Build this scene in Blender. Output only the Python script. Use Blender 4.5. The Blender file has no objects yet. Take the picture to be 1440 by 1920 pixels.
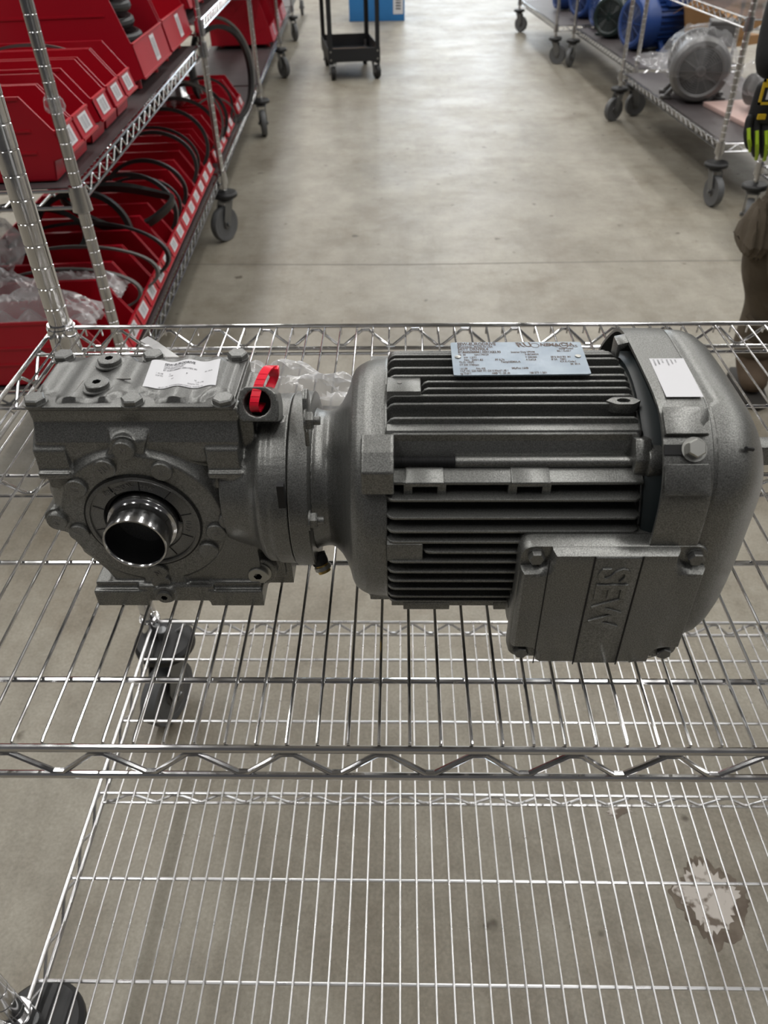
import bpy, bmesh, math, random
from math import sin, cos, pi, radians, sqrt, atan2
from mathutils import Vector, Matrix, Euler
import mathutils.noise as mnoise

random.seed(11)
SC = bpy.context.scene
COL = SC.collection

# ------------------------------------------------------------------ camera
cam_data = bpy.data.cameras.new('camera')
cam = bpy.data.objects.new('camera', cam_data)
COL.objects.link(cam)
CP, CYW, CR = radians(39.70), radians(1.54), radians(-1.028)
fwd = Vector((-sin(CYW) * cos(CP), cos(CYW) * cos(CP), -sin(CP)))
rgt = Vector((cos(CYW), sin(CYW), 0))
upv = rgt.cross(fwd)
r2 = rgt * cos(CR) + upv * sin(CR)
u2 = -rgt * sin(CR) + upv * cos(CR)
M = Matrix((r2, u2, -fwd)).transposed().to_4x4()
M.translation = Vector((0, -0.288, 1.157))
cam.matrix_world = M
cam_data.sensor_fit = 'VERTICAL'
cam_data.sensor_height = 36.0
cam_data.lens = 1449.2 / 1920 * 36
cam_data.shift_x = -2.27 / 1920
cam_data.shift_y = 5.38 / 1920
cam_data.clip_start = 0.02
cam_data.clip_end = 120
cam_data.dof.use_dof = True
cam_data.dof.focus_distance = 0.62
cam_data.dof.aperture_fstop = 12.0
SC.camera = cam

# ------------------------------------------------------------------ world, exposure
w = bpy.data.worlds.new('world')
SC.world = w
w.use_nodes = True
w.node_tree.nodes['Background'].inputs[0].default_value = (0.55, 0.6, 0.65, 1)
w.node_tree.nodes['Background'].inputs[1].default_value = 0.1
SC.view_settings.view_transform = 'Standard'
SC.view_settings.look = 'None'
SC.view_settings.exposure = -0.25
SC.view_settings.gamma = 1
SC.view_settings.use_curve_mapping = False
LAMP_POWER = 95.0
LAMP_COLOR = (1.0, 0.985, 0.955)
CEIL_Z = 6.2


# ------------------------------------------------------------------ materials
def mat(name, color, rough=0.5, metal=0.0, spec=0.5, coat=0.0, emit=None, noise=None, bump=None, alpha=1.0, trans=0.0, rnoise=None, aniso=0):
    """noise=(scale, color2, detail); bump=(scale, strength, distance); rnoise=(scale, lo, hi)"""
    m = bpy.data.materials.new(name)
    m.use_nodes = True
    nt = m.node_tree
    b = nt.nodes['Principled BSDF']
    b.inputs['Base Color'].default_value = (*color, 1)
    b.inputs['Roughness'].default_value = rough
    b.inputs['Metallic'].default_value = metal
    b.inputs['Specular IOR Level'].default_value = spec
    b.inputs['Coat Weight'].default_value = coat
    b.inputs['Alpha'].default_value = alpha
    b.inputs['Transmission Weight'].default_value = trans
    tc = nt.nodes.new('ShaderNodeTexCoord')
    if noise:
        n = nt.nodes.new('ShaderNodeTexNoise')
        n.inputs['Scale'].default_value = noise[0]
        n.inputs['Detail'].default_value = noise[2] if len(noise) > 2 else 4
        r = nt.nodes.new('ShaderNodeValToRGB')
        r.color_ramp.elements[0].color = (*color, 1)
        r.color_ramp.elements[1].color = (*noise[1], 1)
        r.color_ramp.elements[0].position = 0.35
        r.color_ramp.elements[1].position = 0.65
        nt.links.new(tc.outputs['Object'], n.inputs['Vector'])
        nt.links.new(n.outputs[0], r.inputs[0])
        nt.links.new(r.outputs[0], b.inputs['Base Color'])
    if rnoise:
        n = nt.nodes.new('ShaderNodeTexNoise')
        n.inputs['Scale'].default_value = rnoise[0]
        n.inputs['Detail'].default_value = 5
        mr = nt.nodes.new('ShaderNodeMapRange')
        mr.inputs[1].default_value = 0.3
        mr.inputs[2].default_value = 0.7
        mr.inputs[3].default_value = rnoise[1]
        mr.inputs[4].default_value = rnoise[2]
        nt.links.new(tc.outputs['Object'], n.inputs['Vector'])
        nt.links.new(n.outputs[0], mr.inputs[0])
        nt.links.new(mr.outputs[0], b.inputs['Roughness'])
    if bump:
        n = nt.nodes.new('ShaderNodeTexNoise')
        n.inputs['Scale'].default_value = bump[0]
        n.inputs['Detail'].default_value = 3
        bp = nt.nodes.new('ShaderNodeBump')
        bp.inputs['Strength'].default_value = bump[1]
        bp.inputs['Distance'].default_value = bump[2]
        nt.links.new(tc.outputs['Object'], n.inputs['Vector'])
        nt.links.new(n.outputs[0], bp.inputs['Height'])
        nt.links.new(bp.outputs[0], b.inputs['Normal'])
    if emit:
        b.inputs['Emission Color'].default_value = (*emit[0], 1)
        b.inputs['Emission Strength'].default_value = emit[1]
    return m


def paint_mat(name, c1, c2, rough=0.42, metal=0.55):
    """metallic fleck enamel as on cast gear housings"""
    return mat(name, c1, rough, metal, 0.5, noise=(1400, c2, 2), bump=(900, 0.22, 0.0006))


MT = {}
MT['paint'] = paint_mat('grey_fleck_enamel', (0.130, 0.131, 0.125), (0.265, 0.267, 0.257), 0.37, 0.72)
MT['paint_smooth'] = paint_mat('grey_enamel_smooth', (0.135, 0.136, 0.132), (0.215, 0.216, 0.21), 0.36, 0.72)
MT['paint_dark'] = paint_mat('grey_enamel_fins', (0.135, 0.137, 0.131), (0.245, 0.248, 0.239), 0.37, 0.72)
MT['mark'] = mat('marking_relief', (0.2, 0.195, 0.185), 0.4, 0.5)
MT['chrome'] = mat('bright_chrome_wire', (0.66, 0.66, 0.67), 0.12, 1.0, rnoise=(60, 0.07, 0.18))
MT['chrome_dull'] = mat('zinc_chrome', (0.66, 0.66, 0.67), 0.3, 1.0, rnoise=(40, 0.25, 0.36))
MT['chrome_far'] = mat('chrome_rack', (0.55, 0.55, 0.56), 0.17, 1.0)
MT['steel'] = mat('machined_steel', (0.55, 0.55, 0.56), 0.16, 1.0, bump=(300, 0.05, 0.0002))
MT['bore'] = mat('dark_bore_steel', (0.2, 0.2, 0.21), 0.3, 1.0)  # darker steel for the inside of the hollow shaft
MT['bolt'] = mat('zinc_bolt', (0.42, 0.42, 0.4), 0.35, 0.9)
MT['brass'] = mat('brass', (0.6, 0.42, 0.14), 0.3, 1.0)
MT['black'] = mat('black_plastic', (0.012, 0.012, 0.013), 0.5)
MT['rubber'] = mat('black_rubber', (0.010, 0.010, 0.011), 0.5, spec=0.3, noise=(30, (0.018, 0.018, 0.019), 3))
MT['belt'] = mat('belt_rubber', (0.018, 0.018, 0.019), 0.5, spec=0.3, noise=(9, (0.045, 0.044, 0.043), 3))
MT['belt_grey'] = mat('grey_belt_cloth', (0.12, 0.118, 0.11), 0.7)
MT['grey_wheel'] = mat('grey_caster_tyre', (0.115, 0.118, 0.122), 0.5)
MT['caster_steel'] = mat('caster_fork_steel', (0.2, 0.205, 0.21), 0.35, 0.8)
MT['red'] = mat('red_bin_plastic', (0.45, 0.006, 0.02), 0.38, spec=0.4, noise=(3, (0.38, 0.005, 0.017), 2))
MT['red_tie'] = mat('red_nylon', (0.85, 0.012, 0.04), 0.28, spec=0.6)
MT['mat'] = mat('dark_shelf_liner', (0.06, 0.05, 0.052), 0.45, noise=(8, (0.075, 0.066, 0.067), 3))
MT['paper'] = mat('white_label_paper', (0.62, 0.62, 0.645), 0.65)
MT['ink'] = mat('label_ink', (0.05, 0.05, 0.06), 0.6)
MT['plate'] = mat('nameplate_blue_sheen', (0.235, 0.285, 0.335), 0.42, 0.45, noise=(60, (0.285, 0.335, 0.385), 3))  # bluish reflection is put into the plate's base colour
MT['plate_ink'] = mat('nameplate_print', (0.085, 0.055, 0.042), 0.5, 0.1)
MT['recess_shade'] = mat('recess_shade_black', (0.004, 0.004, 0.005), 0.6)  # near-black colour stands in for shade in holes, sockets and grooves
MT['duct'] = mat('dark_teal_fan_plastic', (0.012, 0.018, 0.02), 0.4)
MT['blue'] = mat('blue_motor_paint', (0.013, 0.048, 0.20), 0.4, noise=(5, (0.016, 0.058, 0.235), 2))
MT['green'] = mat('dark_green_motor_paint', (0.006, 0.018, 0.018), 0.35)
MT['grey_motor'] = mat('grey_motor_paint', (0.135, 0.132, 0.13), 0.4, 0.3)
MT['grille'] = mat('dark_grille', (0.04, 0.039, 0.039), 0.5, 0.3)
MT['carton'] = mat('brown_cardboard', (0.36, 0.2, 0.085), 0.75, noise=(9, (0.40, 0.225, 0.10), 3))
MT['plank'] = mat('pale_pink_board', (0.55, 0.38, 0.34), 0.55, noise=(6, (0.62, 0.45, 0.41), 3))
MT['blue_box'] = mat('blue_printed_card', (0.02, 0.16, 0.42), 0.5, noise=(7, (0.025, 0.18, 0.46), 2))
MT['blackmetal'] = mat('black_powder_coat', (0.012, 0.013, 0.016), 0.45)
MT['jacket'] = mat('black_jacket_cloth', (0.012, 0.013, 0.014), 0.85, bump=(60, 0.4, 0.004))
MT['trousers'] = mat('brown_canvas_trousers', (0.085, 0.066, 0.045), 0.9, noise=(14, (0.115, 0.092, 0.065), 4), bump=(45, 0.5, 0.006))
MT['boot'] = mat('brown_suede_boot', (0.075, 0.05, 0.03), 0.8, noise=(20, (0.11, 0.075, 0.048), 4), bump=(80, 0.4, 0.003))
MT['sole'] = mat('boot_sole', (0.02, 0.017, 0.014), 0.7)
MT['skin'] = mat('skin', (0.5, 0.29, 0.2), 0.5)
MT['hair'] = mat('dark_hair', (0.03, 0.02, 0.014), 0.7)
MT['eye'] = mat('eye_white', (0.7, 0.7, 0.68), 0.3)
MT['glove'] = mat('black_glove_fabric', (0.01, 0.01, 0.011), 0.7, bump=(120, 0.3, 0.002))
MT['yellow'] = mat('yellow_glove_trim', (0.6, 0.4, 0.01), 0.55)
MT['lime'] = mat('lime_glove_rubber', (0.42, 0.62, 0.03), 0.5)
MT['wall'] = mat('painted_wall', (0.16, 0.16, 0.165), 0.8, noise=(0.6, (0.19, 0.19, 0.19), 3))
MT['wall_dark'] = mat('light_dimming_wall', (0.05, 0.05, 0.055), 0.8, noise=(0.8, (0.065, 0.065, 0.07), 3))  # kept dark to dim reflections and front light
MT['daylight'] = mat('daylit_window_pane', (0.8, 0.85, 0.9), 0.4, emit=((0.82, 0.91, 1.0), 9.0))
MT['ceiling'] = mat('ceiling_deck', (0.5, 0.5, 0.5), 0.8)
MT['lamp_body'] = mat('lamp_housing', (0.7, 0.7, 0.7), 0.5)
MT['joint'] = mat('joint_filler', (0.14, 0.13, 0.115), 0.7)


def film_mat(name, tint, amount, rough=0.12):
    """clear poly film: mostly see-through, with gloss on the creases"""
    m = bpy.data.materials.new(name)
    m.use_nodes = True
    nt = m.node_tree
    nt.nodes.clear()
    o = nt.nodes.new('ShaderNodeOutputMaterial')
    tr = nt.nodes.new('ShaderNodeBsdfTransparent')
    tr.inputs[0].default_value = (*tint, 1)
    pb = nt.nodes.new('ShaderNodeBsdfPrincipled')
    pb.inputs['Base Color'].default_value = (0.75, 0.75, 0.76, 1)
    pb.inputs['Roughness'].default_value = rough
    pb.inputs['Specular IOR Level'].default_value = 0.9
    mx = nt.nodes.new('ShaderNodeMixShader')
    lw = nt.nodes.new('ShaderNodeLayerWeight')
    lw.inputs[0].default_value = 0.35
    mr = nt.nodes.new('ShaderNodeMapRange')
    mr.inputs[3].default_value = amount
    mr.inputs[4].default_value = min(1, amount * 2 + 0.2)
    nt.links.new(lw.outputs['Facing'], mr.inputs[0])
    nt.links.new(mr.outputs[0], mx.inputs[0])
    nt.links.new(tr.outputs[0], mx.inputs[1])
    nt.links.new(pb.outputs[0], mx.inputs[2])
    nt.links.new(mx.outputs[0], o.inputs[0])
    return m


MT['film'] = film_mat('clear_poly_film', (0.97, 0.97, 0.97), 0.27)
MT['film_thin'] = film_mat('thin_stretch_film', (0.97, 0.97, 0.98), 0.05)


def floor_mat():
    m = bpy.data.materials.new('polished_concrete')
    m.use_nodes = True
    nt = m.node_tree
    b = nt.nodes['Principled BSDF']
    tc = nt.nodes.new('ShaderNodeTexCoord')

    def noise(scale, detail, rough=0.6):
        n = nt.nodes.new('ShaderNodeTexNoise')
        n.inputs['Scale'].default_value = scale
        n.inputs['Detail'].default_value = detail
        n.inputs['Roughness'].default_value = rough
        nt.links.new(tc.outputs['Object'], n.inputs['Vector'])
        return n

    def ramp(src, stops):
        r = nt.nodes.new('ShaderNodeValToRGB')
        els = r.color_ramp.elements
        els[0].position, els[0].color = stops[0][0], (*stops[0][1], 1)
        els[1].position, els[1].color = stops[-1][0], (*stops[-1][1], 1)
        for p, c in stops[1:-1]:
            e = els.new(p)
            e.color = (*c, 1)
        nt.links.new(src, r.inputs[0])
        return r

    def mul(a, bb, f=1.0):
        x = nt.nodes.new('ShaderNodeMix')
        x.data_type = 'RGBA'
        x.blend_type = 'MULTIPLY'
        x.inputs[0].default_value = f
        nt.links.new(a, x.inputs[6])
        nt.links.new(bb, x.inputs[7])
        return x.outputs[2]
    big = ramp(noise(1.1, 6).outputs[0], [(0.32, (0.235, 0.212, 0.170)), (0.5, (0.28, 0.257, 0.21)), (0.68, (0.32, 0.298, 0.248))])
    mid = ramp(noise(9, 8, 0.75).outputs[0], [(0.3, (0.76, 0.745, 0.725)), (0.62, (1.05, 1.05, 1.05))])
    fine = ramp(noise(190, 4).outputs[0], [(0.3, (0.82, 0.82, 0.81)), (0.7, (1.09, 1.09, 1.09))])
    spots = ramp(noise(19, 2, 0.4).outputs[0], [(0.235, (0.4, 0.37, 0.34)), (0.285, (1, 1, 1))])
    stain = ramp(noise(2.7, 8, 0.75).outputs[0], [(0.36, (0.80, 0.765, 0.73)), (0.50, (1, 1, 1)), (0.70, (1.12, 1.12, 1.14))])
    mp = nt.nodes.new('ShaderNodeMapping')
    mp.inputs['Scale'].default_value = (1.0, 0.22, 1.0)
    mp.inputs['Rotation'].default_value = (0, 0, 1.35)
    nt.links.new(tc.outputs['Object'], mp.inputs['Vector'])
    sn = noise(4.5, 6, 0.7)
    nt.links.new(mp.outputs[0], sn.inputs['Vector'])
    scuff = ramp(sn.outputs[0], [(0.34, (0.87, 0.85, 0.83)), (0.47, (1, 1, 1)), (0.66, (1.08, 1.08, 1.09))])
    c = mul(mul(mul(mul(mul(big.outputs[0], mid.outputs[0]), fine.outputs[0]), spots.outputs[0]), stain.outputs[0]), scuff.outputs[0])
    nt.links.new(c, b.inputs['Base Color'])
    rr = nt.nodes.new('ShaderNodeMapRange')
    rr.inputs[1].default_value = 0.3
    rr.inputs[2].default_value = 0.7
    rr.inputs[3].default_value = 0.36
    rr.inputs[4].default_value = 0.5
    nt.links.new(noise(2.3, 6).outputs[0], rr.inputs[0])
    nt.links.new(rr.outputs[0], b.inputs['Roughness'])
    b.inputs['Specular IOR Level'].default_value = 0.4
    bp = nt.nodes.new('ShaderNodeBump')
    bp.inputs['Strength'].default_value = 0.12
    bp.inputs['Distance'].default_value = 0.004
    nt.links.new(noise(22, 6).outputs[0], bp.inputs['Height'])
    nt.links.new(bp.outputs[0], b.inputs['Normal'])
    return m


MT['floor'] = floor_mat()


# ------------------------------------------------------------------ geometry helpers
def basis(d):
    d = Vector(d).normalized()
    a = Vector((0, 0, 1)) if abs(d.z) < 0.9 else Vector((1, 0, 0))
    u = d.cross(a).normalized()
    return u, d.cross(u).normalized(), d


class G:
    """collects shapes; everything added ends up in one mesh"""

    def __init__(s):
        s.v, s.f = [], []

    def add(s, vs, fs):
        n = len(s.v)
        s.v += [tuple(v) for v in vs]
        s.f += [tuple(i + n for i in f) for f in fs]
        return s

    def box(s, x0, x1, y0, y1, z0, z1):
        return s.add([(x, y, z) for z in (z0, z1) for y in (y0, y1) for x in (x0, x1)],
                     [(0, 2, 3, 1), (4, 5, 7, 6), (0, 1, 5, 4), (1, 3, 7, 5), (3, 2, 6, 7), (2, 0, 4, 6)])

    def hexa(s, lo, hi):
        """lo, hi: four points each, same winding"""
        return s.add(list(lo) + list(hi), [(3, 2, 1, 0), (4, 5, 6, 7)] + [(i, (i + 1) % 4, 4 + (i + 1) % 4, 4 + i) for i in range(4)])

    def prism(s, pts, ax, a, b):
        n = len(pts)

        def P3(p, t):
            return {'x': (t, p[0], p[1]), 'y': (p[0], t, p[1]), 'z': (p[0], p[1], t)}[ax]
        return s.add([P3(p, a) for p in pts] + [P3(p, b) for p in pts],
                     [tuple(range(n))[::-1], tuple(range(n, 2 * n))] + [(i, (i + 1) % n, n + (i + 1) % n, n + i) for i in range(n)])

    def loft(s, rings, closed=True, caps=True):
        n = len(rings[0])
        vs = [p for r in rings for p in r]
        fs = []
        for k in range(len(rings) - 1):
            for i in range(n if closed else n - 1):
                j = (i + 1) % n
                fs.append((k * n + i, k * n + j, (k + 1) * n + j, (k + 1) * n + i))
        if caps:
            fs.append(tuple(range(n))[::-1])
            fs.append(tuple(range((len(rings) - 1) * n, len(rings) * n)))
        return s.add(vs, fs)

    def lathe(s, prof, p0, d, n=24, caps=True, ph=0.0):
        """prof: (radius, distance along d)"""
        u, v, d = basis(d)
        p0 = Vector(p0)
        rings = [[p0 + d * t + (u * cos(2 * pi * i / n + ph) + v * sin(2 * pi * i / n + ph)) * max(r, 1e-5) for i in range(n)] for r, t in prof]
        return s.loft(rings, True, caps)

    def cyl(s, p0, p1, r, r1=None, n=16):
        d = Vector(p1) - Vector(p0)
        return s.lathe([(r, 0), (r if r1 is None else r1, d.length)], p0, d, n)

    def tube(s, pts, r, n=8, closed=False, caps=True, flat=None):
        """swept round (or flat=(w,h) oval) section"""
        pts = [Vector(p) for p in pts]
        m = len(pts)
        rings = []
        pu = None
        for i in range(m):
            a = pts[(i - 1) % m] if (closed or i > 0) else pts[0]
            b = pts[(i + 1) % m] if (closed or i < m - 1) else pts[-1]
            d = (b - a)
            d = d.normalized() if d.length > 1e-9 else Vector((0, 0, 1))
            if pu is None:
                u, v, _ = basis(d)
            else:
                u = (pu - d * pu.dot(d))
                u = u.normalized() if u.length > 1e-6 else basis(d)[0]
                v = d.cross(u)
            pu = u
            ru, rv = flat if flat else (r, r)
            rings.append([pts[i] + u * cos(2 * pi * k / n) * ru + v * sin(2 * pi * k / n) * rv for k in range(n)])
        if closed:
            rings.append(rings[0])
            return s.loft(rings, True, False)
        return s.loft(rings, True, caps)

    def sphere(s, c, r, n=12, sc=(1, 1, 1)):
        prof = [(r * sin(pi * k / n), -r * cos(pi * k / n)) for k in range(n + 1)]
        rings = [[(c[0] + a * cos(2 * pi * i / (2 * n)) * sc[0], c[1] + a * sin(2 * pi * i / (2 * n)) * sc[1], c[2] + t * sc[2]) for i in range(2 * n)] for a, t in [(max(p, 1e-5), q) for p, q in prof]]
        return s.loft(rings)

    def hexhead(s, p0, d, r, h, ph=0.0):
        return s.lathe([(r, 0), (r, h * .82), (r * .86, h)], p0, d, 6, ph=ph)

    def xf(s, M, i0=0):
        s.v[i0:] = [tuple(M @ Vector(v)) for v in s.v[i0:]]
        return s

    def mesh(s, name, smooth=35, bevel=0.0, seg=2, org=None):
        me = bpy.data.meshes.new(name)
        me.from_pydata(s.v, [], s.f)
        bm = bmesh.new()
        bm.from_mesh(me)
        if org is not None:
            bmesh.ops.translate(bm, verts=bm.verts, vec=-Vector(org))
        bmesh.ops.recalc_face_normals(bm, faces=bm.faces)
        if bevel:
            es = [e for e in bm.edges if len(e.link_faces) == 2 and e.calc_face_angle(0) > radians(32)]
            bmesh.ops.bevel(bm, geom=es, offset=bevel, segments=seg, profile=0.5, affect='EDGES', clamp_overlap=True)
        bm.to_mesh(me)
        bm.free()
        if smooth:
            me.polygons.foreach_set('use_smooth', [True] * len(me.polygons))
            me.set_sharp_from_angle(angle=radians(smooth))
        return me


ORG = {}


def link(name, me, m, par=None):
    o = bpy.data.objects.new(name, me)
    COL.objects.link(o)
    if m is not None and not me.materials:
        me.materials.append(MT[m] if isinstance(m, str) else m)
    if par is not None:
        o.parent = par
    return o


def obj(name, g, m, par=None, smooth=35, bevel=0.0, seg=2, org=None, label=None):
    o = link(name, g.mesh(name, smooth, bevel, seg, org), m, par)
    if label:
        o['label'] = label
    return o


def baked(name, o):
    """replace an object's mesh by its evaluated (modified) mesh"""
    dg = bpy.context.evaluated_depsgraph_get()
    me = bpy.data.meshes.new_from_object(o.evaluated_get(dg))
    o.modifiers.clear()
    old = o.data
    o.data = me
    me.name = name
    return o


def cast(name, g, m, par, voxel=0.0012, it=4, org=None, label=None):
    """weld overlapping shapes into one rounded casting"""
    o = obj(name, g, m, par, smooth=0, org=org, label=label)
    rm = o.modifiers.new('weld', 'REMESH')
    rm.mode = 'VOXEL'
    rm.voxel_size = voxel
    rm.use_smooth_shade = True
    sm = o.modifiers.new('round', 'SMOOTH')
    sm.factor = 0.5
    sm.iterations = it
    return baked(name, o)


def tag(o, label=None, cat=None, group=None, kind=None):
    for k, v in (('label', label), ('category', cat), ('group', group), ('kind', kind)):
        if v:
            o[k] = v
    return o


def thing(name, label, cat, loc=(0, 0, 0), rot=0.0, group=None, roll=0.0):
    o = bpy.data.objects.new(name, None)
    o.empty_display_size = 0.05
    COL.objects.link(o)
    o.location = loc
    o.rotation_euler = (0, roll, rot)
    return tag(o, label, cat, group)


def copy_tree(o, par=None):
    c = o.copy()
    COL.objects.link(c)
    if par is not None:
        c.parent = par
    for ch in list(o.children):
        copy_tree(ch, c)
    return c


def text_g(lines, g, place):
    """lines: (string, x, y, size[, squeeze]); place(x, y) -> 3D point. Flat print as real faces."""
    for ln in lines:
        body, x, y, size = ln[:4]
        sq = ln[4] if len(ln) > 4 else 1.0
        cu = bpy.data.curves.new('print', 'FONT')
        cu.body = body
        cu.size = size
        cu.resolution_u = 2
        cu.offset = ln[5] if len(ln) > 5 else 0.0
        to = bpy.data.objects.new('print', cu)
        me = to.to_mesh()
        vs = [place(x + v.co.x * sq, y + v.co.y) for v in me.vertices]
        fs = [tuple(p.vertices) for p in me.polygons]
        g.add(vs, fs)
        to.to_mesh_clear()
        bpy.data.objects.remove(to)
        bpy.data.curves.remove(cu)
    return g


def relief_text(body, size, depth, sq=1.0, offset=0.0):
    cu = bpy.data.curves.new('relief', 'FONT')
    cu.body = body
    cu.size = size
    cu.extrude = depth / 2
    cu.bevel_depth = depth * 0.25
    cu.bevel_resolution = 1
    cu.offset = offset
    cu.resolution_u = 3
    cu.align_x = 'CENTER'
    cu.align_y = 'CENTER'
    to = bpy.data.objects.new('relief', cu)
    me = to.to_mesh()
    vs = [(v.co.x * sq, v.co.y, v.co.z) for v in me.vertices]
    fs = [tuple(p.vertices) for p in me.polygons]
    to.to_mesh_clear()
    bpy.data.objects.remove(to)
    bpy.data.curves.remove(cu)
    return vs, fs


def circ(r, n, a0=0.0, a1=2 * pi):
    return [(r * cos(a0 + (a1 - a0) * i / n), r * sin(a0 + (a1 - a0) * i / n)) for i in range(n)]


def rrect(x0, x1, y0, y1, r, n=4):
    pts = []
    for cx, cy, a in ((x1 - r, y1 - r, 0), (x0 + r, y1 - r, pi / 2), (x0 + r, y0 + r, pi), (x1 - r, y0 + r, 1.5 * pi)):
        pts += [(cx + r * cos(a + k * pi / 2 / n), cy + r * sin(a + k * pi / 2 / n)) for k in range(n + 1)]
    return pts


# ------------------------------------------------------------------ room shell
def struct(name, g, m, **k):
    o = obj(name, g, m, **k)
    o['kind'] = 'structure'
    return o


RX0, RX1, RY0, RY1 = -11.0, 12.0, -2.6, 30.0
struct('floor', G().box(RX0, RX1, RY0, RY1, -0.15, 0), 'floor', smooth=0)
struct('ceiling', G().box(RX0, RX1, RY0, RY1, CEIL_Z + .6, CEIL_Z + .75), 'ceiling', smooth=0)
struct('wall_left', G().box(RX0 - .2, RX0, RY0, RY1, 0, CEIL_Z + .6), 'wall', smooth=0)
struct('wall_right', G().box(RX1, RX1 + .2, RY0, RY1, 0, CEIL_Z + .6), 'wall', smooth=0)
struct('wall_back', G().box(RX0, RX1, RY1, RY1 + .2, 0, CEIL_Z + .6), 'wall', smooth=0)
struct('wall_front', G().box(RX0, RX1, RY0 - .2, RY0, 0, CEIL_Z + .6), 'wall_dark', smooth=0)  # unseen wall set close and dark to dim front light and chrome reflections


def lamp(x, y, first=[]):
    if not first:
        t = thing('ceiling_light', 'long white lamp panel hanging under the ceiling', 'light', (x, y, CEIL_Z), 0, 'lamp panels under the ceiling')
        g = G()
        g.prism([(-.32, 0), (-.28, .08), (.28, .08), (.32, 0), (.31, -.004), (-.31, -.004)], 'y', -1.82, 1.82)
        for yy in (-.9, .9):
            g.cyl((0, yy, .06), (0, yy, .6), .006, n=6)
        obj('housing', g, 'lamp_body', t)
        ld = bpy.data.lights.new('lamp_light', 'AREA')
        ld.shape = 'RECTANGLE'
        ld.size, ld.size_y = 0.36, 3.6
        ld.energy = LAMP_POWER
        ld.color = LAMP_COLOR
        lo = bpy.data.objects.new('lamp_light', ld)
        COL.objects.link(lo)
        lo.parent = t
        lo.location = (0, 0, -0.012)
        first.append(t)
        return t
    t = copy_tree(first[0])
    t.location = (x, y, CEIL_Z)
    return t


for lx in (-6.6, -2.5, 1.6, 5.7, 9.8):
    for k in range(8):
        ly = -.75 + 3.65 * k
        lamp(lx, ly)


# ------------------------------------------------------------------ near wire cart
SH = 0.72        # wire level of the upper shelf
CX0, CX1, CD = -0.42, 0.80, 0.61


def wire_shelf(par, zt, x0, x1, y0, y1, pitch, first, rods, mid, chrome='chrome'):
    """rails and trusses in one frame mesh; wires, rods and collars are pieces of their own"""
    zb = zt - 0.031
    g = G()
    R1 = 0.0027
    for yy in (y0, y1):
        g.tube([(x0, yy, zt), (x1, yy, zt)], R1, 10)
        g.tube([(x0, yy, zb), (x1, yy, zb)], R1, 10)
        pts = []
        p = 0.0626
        k0 = int((x0 - (-0.1999)) / p) - 1
        x = -0.1999 + k0 * p - (0.0 if yy == y0 else 0.0)
        if yy != y0:
            x += 0.03
        while x < x1 - .01:
            for xx, hi in ((x, 1), (x + p / 2, 0)):
                zz = zt - .0056 if hi else zb + .0046
                for dx in (-.004, .004):
                    if x0 + .012 < xx + dx < x1 - .012:
                        pts.append((xx + dx, yy, zz))
            x += p
        g.tube(pts, 0.0021, 8)
    for xx in (x0, x1):
        g.tube([(xx, y0, zt), (xx, y1, zt)], R1, 10)
        g.tube([(xx, y0, zb), (xx, y1, zb)], R1, 10)
        pts = []
        k = 0
        y = y0 + .02
        while y < y1 - .01:
            zz = zt - .005 if k % 2 else zb + .0045
            for dy in (-.004, .004):
                pts.append((xx, y + dy, zz))
            y += .0313
            k += 1
        g.tube(pts, 0.0021, 8)
    fr = obj('shelf_frame', g, chrome, par)
    # cross rods under the wires
    rg = None
    for r in rods:
        if rg is None:
            rg = G().tube([(x0 - .001, 0, 0), (x1 + .001, 0, 0)], .0022, 8).mesh('cross_rod')
        o = link('cross_rod', rg, chrome, fr)
        o.location = (0, r, zt - .0046)
    # lower truss under the middle rod
    g = G()
    g.tube([(x0, mid, zb + .002), (x1, mid, zb + .002)], .0022, 8)
    pts = []
    x = x0 + .012
    k = 0
    while x < x1 - .01:
        pts += [(x - .004, mid, (zt - .009) if k % 2 else (zb + .006)), (x + .004, mid, (zt - .009) if k % 2 else (zb + .006))]
        x += .0313
        k += 1
    g.tube(pts, .002, 8)
    obj('middle_truss', g, chrome, fr)
    # wires: bent down behind both rails
    wp = [(0, y0 + .0042, zt - .0095), (0, y0 + .0042, zt - .0022), (0, y0 + .0052, zt - .0005), (0, y0 + .0075, zt)]
    wp += [(0, y1 - .0075, zt), (0, y1 - .0052, zt - .0005), (0, y1 - .0042, zt - .0022), (0, y1 - .0042, zt - .0095)]
    wm = G().tube(wp, .00122, 8).mesh('wire')
    x = first
    while x < x1 - .004:
        if x > x0 + .006:
            o = link('wire', wm, chrome, fr)
            o.location = (x, 0, 0)
        x += pitch
    return fr


def post_mesh(h, r=.0127, dz=.0254, name='post', z0=0.0):
    prof = [(r * .8, z0), (r, z0 + .002)]
    z = z0 + .02
    while z < h - .01:
        prof += [(r, z - .0012), (r * .945, z - .0005), (r * .945, z + .0005), (r, z + .0012)]
        z += dz
    prof += [(r, h - .004), (r * .8, h)]
    return G().lathe(prof, (0, 0, 0), (0, 0, 1), 20).mesh(name)


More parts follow.
